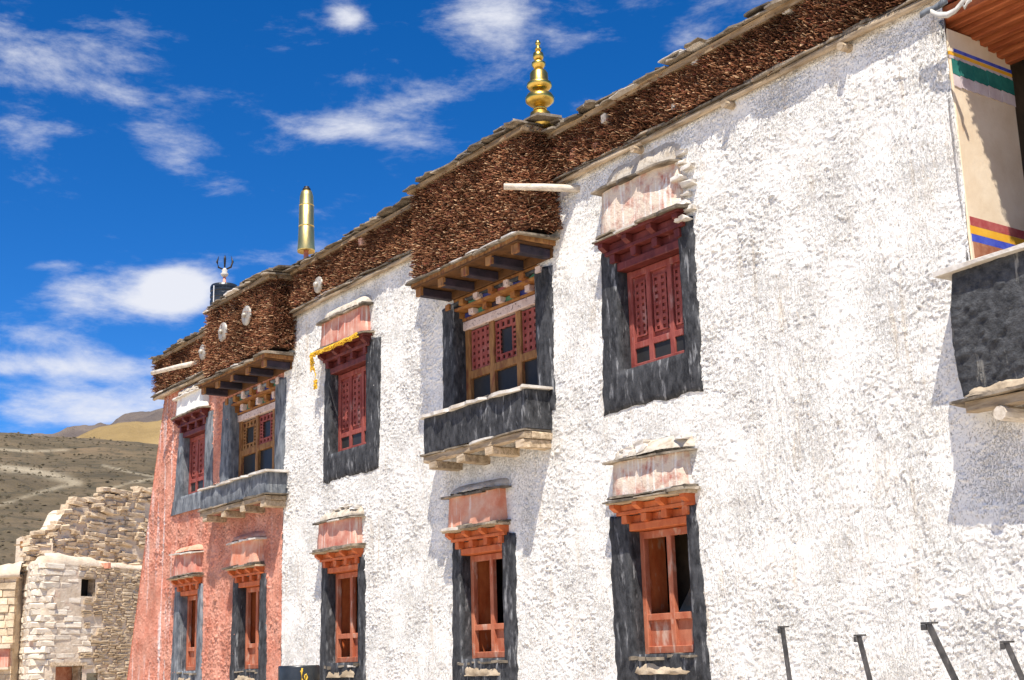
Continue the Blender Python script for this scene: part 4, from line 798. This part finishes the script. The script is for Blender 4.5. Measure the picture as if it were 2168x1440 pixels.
# ------------------------------------------------------------------ ruined stone houses beyond the red corner
def stone_variant(i, rr):
    me = bpy.data.meshes.new('stone'); V = []; g = random.Random(i)
    b = .16
    for sx in (-.5, .5):
        for (y, z) in ((-.5, -.5+b), (-.5+b, -.5), (.5, -.5), (.5, .5), (-.5+b, .5), (-.5, .5-b)):
            V.append((sx*(1-.10*(y < -.4))+g.uniform(-.05, .05), y+g.uniform(-.10, .07), z+g.uniform(-.07, .07)))
    Fc = [(5, 4, 3, 2, 1, 0), (6, 7, 8, 9, 10, 11)]+[(k, (k+1) % 6, 6+(k+1) % 6, 6+k) for k in range(6)]
    me.from_pydata(V, [], Fc); me.update(); me.materials.append(MATS['stone' if rr else 'washed_stone']); return me
SV = [stone_variant(i, i >= 6) for i in range(14)]
P0 = atd(78, 1250, 40.0); PR = atd(460, 1250, 45.5); PL = atd(12, 1250, 45.0); ZB = -1.65
ztop = atd(78, 1196, 40.0)[2]
RU = tag(empty('ruined_house', (P0[0], P0[1], ZB)), 'crumbling stone house with small black window beyond the red wall', 'building')
def wall_pt(s):                                               # path from left to right round the corner, s in metres
    pl = np.array(PL[:2]); p0 = np.array(P0[:2]); pr = np.array(PR[:2]); a = np.linalg.norm(p0-pl)
    t1 = (p0-pl)/a; t2 = (pr-p0)/np.linalg.norm(pr-p0); R_ = .7
    k = np.clip((s-a+R_)/(2*R_), 0, 1); k = k*k*(3-2*k)
    if s < a-R_: q = pl+t1*s
    elif s > a+R_: q = p0+t2*(s-a)
    else:
        u = (s-a+R_)/(2*R_); q = (1-u)**2*(p0-t1*R_)+2*u*(1-u)*p0+u*u*(p0+t2*R_)
    t = t1*(1-k)+t2*k; t /= np.linalg.norm(t); return q, t, np.array([t[1], -t[0]])
SA = float(np.linalg.norm(np.array(P0[:2])-np.array(PL[:2]))); SL = SA+float(np.linalg.norm(np.array(PR[:2])-np.array(P0[:2])))
def s_of(u):                                                  # wall coordinate under photo column u on the right face
    lo, hi = SA, SL
    for _ in range(40):
        md = (lo+hi)/2; q = wall_pt(md)[0]; v = RM@(np.array([q[0], q[1], 0])-CAM); uu = CX+F_PX*v[0]/v[2]
        lo, hi = (md, hi) if uu < u else (lo, md)
    return lo
def z_of(u, v): q = wall_pt(s_of(u))[0]; return elev(u, v)*math.hypot(q[0], q[1]+10)
op = [(s_of(158), s_of(188), z_of(170, 1263), z_of(170, 1226)), (s_of(112), s_of(168), -1.65, z_of(140, 1410)), (s_of(178), s_of(202), z_of(190, 1450), z_of(190, 1425))]
def inside(s0, s1, z0, z1): return any(s1 > a-.02 and s0 < b+.02 and z1 > c+.01 and z0 < d-.01 for a, b, c, d in op)
V = []; Fc = []                                               # mud core just behind the stones, with the openings left out
ss = sorted(set(list(np.linspace(0, SL, 60))+[e for o_ in op for e in o_[:2]])); zz = sorted(set(list(np.linspace(ZB, ztop, 24))+[e for o_ in op for e in o_[2:]]))
for z in zz:
    for s in ss: q, t, n_ = wall_pt(s); V.append((q[0]+n_[0]*.098, q[1]+n_[1]*.098, z))
for k in range(len(zz)-1):
    for i in range(len(ss)-1):
        cs, cz = (ss[i]+ss[i+1])/2, (zz[k]+zz[k+1])/2
        if any(a < cs < b and c < cz < d for a, b, c, d in op): continue
        Fc.append((k*len(ss)+i, k*len(ss)+i+1, (k+1)*len(ss)+i+1, (k+1)*len(ss)+i))
raw('wall_core', V, Fc, 'ruin_mud', RU, smooth=True)
rs = random.Random(21); z = ZB; cnt = 0; rest = MB()
def put_stone(s, w_, z0, h_, mesh_i, dep=.22, out=0.0):
    q, t, n_ = wall_pt(s); return q, t, n_
Ssplit = s_of(178)
while z < ztop-.05:
    h_ = rs.uniform(.14, .21); s = rs.uniform(0, .2)
    while s < SL-.1:
        rough = (s > Ssplit+rs.uniform(-.35, .35)) or (z < 0.1 and s > SA+.3 and rs.random() < .7)
        if rough:                                             # thin rubble courses, two or three to the height
            w_ = rs.uniform(.16, .42); nn = rs.choice((2, 2, 3)); hh = h_/nn
            for e in range(nn):
                ww = w_*rs.uniform(.7, 1.05); s1 = s+rs.uniform(-.05, .05); zc = z+hh*(e+.5)
                if inside(s1-ww/2, s1+ww/2, zc-hh/2, zc+hh/2): continue
                q, t, n_ = wall_pt(s1); o_ = rs.uniform(-.02, .05); me = SV[6+rs.randrange(8)]
                B_ = np.array([[t[0]*ww, -n_[0]*.24, 0], [t[1]*ww, -n_[1]*.24, 0], [0, 0, hh*.9]]); tl = rs.uniform(-.1, .1)
                P = [np.array((q[0]+n_[0]*o_, q[1]+n_[1]*o_, zc+tl*ww*v_.co.x)) + B_@np.array(v_.co) for v_ in me.vertices]
                rest.add(P, [tuple(p_.vertices) for p_ in me.polygons])
            s += w_*.95
        else:
            w_ = rs.uniform(.26, .70); zc = z+h_/2
            if not inside(s-w_/2, s+w_/2, z, z+h_):
                q, t, n_ = wall_pt(s); o_ = rs.uniform(-.024, .010); me = SV[rs.randrange(6)]
                B_ = Matrix(((t[0]*w_*1.03, -n_[0]*.22, 0, q[0]+n_[0]*o_), (t[1]*w_*1.03, -n_[1]*.22, 0, q[1]+n_[1]*o_), (0, 0, h_*.95, zc), (0, 0, 0, 1)))
                ob = bpy.data.objects.new('stone', me); COL.objects.link(ob); ob.parent = RU
                ob.matrix_parent_inverse = Matrix.Translation((-P0[0], -P0[1], -ZB)); ob.matrix_basis = B_; cnt += 1
            s += w_
    z += h_
rest.build('rubble_stones', 'stone', RU)['kind'] = 'stuff'
def on(s, z, o=0.0): q, t, n_ = wall_pt(s); return (q[0]+n_[0]*o, q[1]+n_[1]*o, z)
def wbox(name, mat, parent, s0, s1, z0, z1, o0, o1):
    P = [on(s, z, o) for z in (z0, z1) for s, o in ((s0, o1), (s1, o1), (s1, o0), (s0, o0))]
    return raw(name, P, [(3, 2, 1, 0), (4, 5, 6, 7), (0, 1, 5, 4), (1, 2, 6, 5), (2, 3, 7, 6), (3, 0, 4, 7)], mat, parent)
a, b, c, d = op[0]
Wn = wbox('window', 'unlit_black', RU, a-.02, b+.02, c, d, -.30, -.16)  # near-black plate in the opening, painted shade of the room inside
wbox('lintel', 'grey_wood', Wn, a-.12, b+.12, d, d+.05, -.3, .10); wbox('sill', 'grey_wood', Wn, a-.06, b+.06, c-.05, c, -.3, .08)
wbox('jamb', 'grey_wood', Wn, a-.05, a+.03, c+.002, d-.002, -.2, .06); wbox('jamb', 'grey_wood', Wn, b-.03, b+.05, c+.002, d-.002, -.2, .06)
a, b, c, d = op[1]
Dn = wbox('door', 'brown_paint', RU, a, b, c, d-.02, -.35, -.28); wbox('lintel', 'grey_wood', Dn, a-.2, b+.15, d, d+.09, -.3, .14)
wbox('jamb', 'grey_wood', Dn, a-.03, a+.06, c, d-.002, -.2, .03); wbox('jamb', 'grey_wood', Dn, b-.06, b+.03, c, d-.002, -.2, .03)
wbox('recess_shade_plate', 'unlit_black', RU, op[2][0], op[2][1], op[2][2], op[2][3], -.6, -.5)  # near-black plate painting the shade inside the small opening
# mud coping with uneven top along the wall head
V = []; n = 90
for i in range(n):
    s = SL*i/(n-1); e = .22+.16*float(fbm(s, 3, .7, 71, 4))+(.20 if SA-.3 < s < SA+2.2 else 0)*(.7+.6*float(fbm(s, 9, .5, 72, 3)))
    for (o, z) in ((-.1, ztop-.02), (.09+.03*float(fbm(s, 1, .3, 73, 3)), ztop-.03), (.10+.05*float(fbm(s, 1, .3, 74, 3)), ztop+.05), (.03, ztop+e*.7), (-.2, ztop+e), (-.9, ztop+e*.9)): V.append(on(s, z, o))
raw('coping', V, [(i*6+k, (i+1)*6+k, (i+1)*6+k+1, i*6+k+1) for i in range(n-1) for k in range(5)], 'ruin_mud', RU, smooth=True)
wbox('drain_spout', 'hood_salmon', RU, s_of(203), s_of(209), ztop+.0, ztop+.16, -.1, .30)
# the broken upper storey, set back, its head stepping up to the right
def head(u): return float(np.interp(u, [60, 72, 100, 122, 128, 150, 160, 172, 178, 200, 236, 242, 262, 300, 330, 520], [1160, 1136, 1136, 1140, 1128, 1112, 1110, 1080, 1064, 1060, 1058, 1040, 1034, 1038, 1034, 1030]))
UPW = RU; rest = MB(); back = MB(); rs = random.Random(5); SU0 = s_of(70); o_up = -1.0
def u_of(s): q = wall_pt(s)[0]; v = RM@(np.array([q[0], q[1], 0])-CAM); return CX+F_PX*v[0]/v[2]
s = SU0; us = np.linspace(SU0, SL+1.5, 50)
for i in range(49):
    a, b = us[i], us[i+1]; q = on(a, 0, o_up); D_ = math.hypot(q[0], q[1]+10); za = elev(u_of(a), head(u_of(a))+14)*D_; zb2 = elev(u_of(b), head(u_of(b))+14)*D_
    back.add([on(a, ztop-.2, o_up+.115), on(b, ztop-.2, o_up+.115), on(b, zb2, o_up+.115), on(a, za, o_up+.115), on(b, zb2, o_up-.7), on(a, za, o_up-.7)], [(0, 1, 2, 3), (3, 2, 4, 5)])
back.build('upper_wall', 'ruin_mud', RU)
z = ztop-.1
while z < 6.5:
    h_ = rs.uniform(.07, .17); s = SU0+rs.uniform(0, .2)
    while s < SL+1.2:
        w_ = rs.uniform(.14, .5); u = u_of(s); q = on(s, 0, o_up); zl = elev(u, head(u)+rs.uniform(-4, 8))*math.hypot(q[0], q[1]+10)
        if z < zl and rs.random() > .06:
            qq, t, n_ = wall_pt(s); o_ = o_up+rs.uniform(-.10, .10)+(.12 if rs.random() < .08 else 0); me = SV[6+rs.randrange(8)]; tl = rs.uniform(-.16, .16)
            B_ = np.array([[t[0]*w_, -n_[0]*.3, 0], [t[1]*w_, -n_[1]*.3, 0], [0, 0, h_*.95]])
            rest.add([np.array((qq[0]+n_[0]*o_, qq[1]+n_[1]*o_, z+h_/2+tl*w_*v_.co.x))+B_@np.array(v_.co) for v_ in me.vertices], [tuple(p_.vertices) for p_ in me.polygons])
        s += w_*.93
    z += h_*.93
rest.build('rubble_stones', 'stone', RU)['kind'] = 'stuff'
# lower neighbour at the far left
Q0 = atd(-60, 1300, 41.5); Q1 = atd(30, 1300, 41.0)
LW = tag(empty('mud_house', (Q1[0], Q1[1], ZB)), 'low mud brick house with a red framed panel at the left edge', 'building')
t_ = (Q1-Q0)[:2]; t_ /= np.linalg.norm(t_); n_ = np.array([t_[1], -t_[0]]); zt_ = atd(20, 1215, 41)[2]
def qp(s, z, o): return (Q0[0]+t_[0]*s+n_[0]*o, Q0[1]+t_[1]*s+n_[1]*o, z)
Lq = float(np.linalg.norm((Q1-Q0)[:2]))
def qbox(name, mat, parent, s0, s1, z0, z1, o0, o1, jit=0.0):
    g = lambda: random.uniform(-jit, jit)
    P = [tuple(c_+g() for c_ in qp(s, z, o)) for z in (z0, z1) for s, o in ((s0, o1), (s1, o1), (s1, o0), (s0, o0))]
    return raw(name, P, [(3, 2, 1, 0), (4, 5, 6, 7), (0, 1, 5, 4), (1, 2, 6, 5), (2, 3, 7, 6), (3, 0, 4, 7)], mat, parent)
qbox('wall', 'ruin_mud', LW, -1, Lq, ZB, zt_, -2.5, 0)
V = []; n = 24
for i in range(n):
    s = -1+(Lq+1.15)*i/(n-1); e = .35+.3*float(fbm(s, 3, .5, 171, 4))
    for (o, z) in ((-.1, zt_-.12), (.12, zt_-.1), (.14+.06*float(fbm(s, 3, .3, 3, 3)), zt_), (.04, zt_+e*.8), (-.3, zt_+e), (-1.4, zt_+e*.9)): V.append(qp(s, z, o))
raw('coping', V, [(i*6+k, (i+1)*6+k, (i+1)*6+k+1, i*6+k+1) for i in range(n-1) for k in range(5)], 'ruin_mud', LW, smooth=True)
zz_ = ZB; rs = random.Random(3)
while zz_ < zt_-.2:
    s = -.9
    while s < Lq-.1:
        w_ = rs.uniform(.25, .5); ob = qbox('brick', 'stone', LW, s, min(s+w_-.02, Lq+.02), zz_, zz_+.19, -.1, .04+rs.uniform(-.02, .04), .012); s += w_
    zz_ += .21
fz0, fz1 = atd(10, 1412, 41)[2], atd(10, 1374, 41)[2]; sb = Lq
Fp = qbox('window', 'hood_pink', LW, sb-1.2, sb-.03, fz0, fz1, -.02, .14); qbox('lintel', 'ruin_mud', Fp, sb-1.3, sb+.05, fz1+.01, fz1+.12, -.02, .26); qbox('sill', 'ruin_mud', Fp, sb-1.3, sb, fz0-.07, fz0-.005, -.02, .2)
# small wall stub on the ridge of the ruins
p = atd(56, 1180, 47.0); T = tag(empty('wall_stub', tuple(p)), 'small broken mud wall stub above the ruined house roof', 'wall')
d1 = r_[:2]/np.linalg.norm(r_[:2]); m = MB(); w_ = .36; prof = [(-w_, 1180), (-w_, 1141), (-w_*.6, 1136), (0, 1139), (w_*.7, 1138), (w_, 1146), (w_, 1180)]
V = []
for o in (0, .35):
    for (s, v) in prof: V.append((p[0]+d1[0]*s-d1[1]*o, p[1]+d1[1]*s+d1[0]*o, atd(56, v, 47.0)[2]-(1.5 if v == 1180 else 0)))
n = len(prof); m.add(V, [tuple(range(n-1, -1, -1)), tuple(range(n, 2*n))]+[(k, (k+1) % n, n+(k+1) % n, n+k) for k in range(n)]); m.build('stub', 'ruin_mud', T)
m = MB(); V = []
for o in (-.05, .0):
    for (s, v) in [(-w_*.6, 1160), (-w_*.6, 1146), (w_*.6, 1144), (w_*.6, 1160)]: V.append((p[0]+d1[0]*s-d1[1]*o, p[1]+d1[1]*s+d1[0]*o, atd(56, v, 47.0)[2]))
m.add(V, [(3, 2, 1, 0), (4, 5, 6, 7)]+[(k, (k+1) % 4, 4+(k+1) % 4, 4+k) for k in range(4)]); m.build('plaster_patch', 'painted_beam', T)
print('stones', cnt, 'objects', len(bpy.data.objects), 'tris', sum(len(o.data.polygons)*2 for o in bpy.data.objects if o.type == 'MESH'))
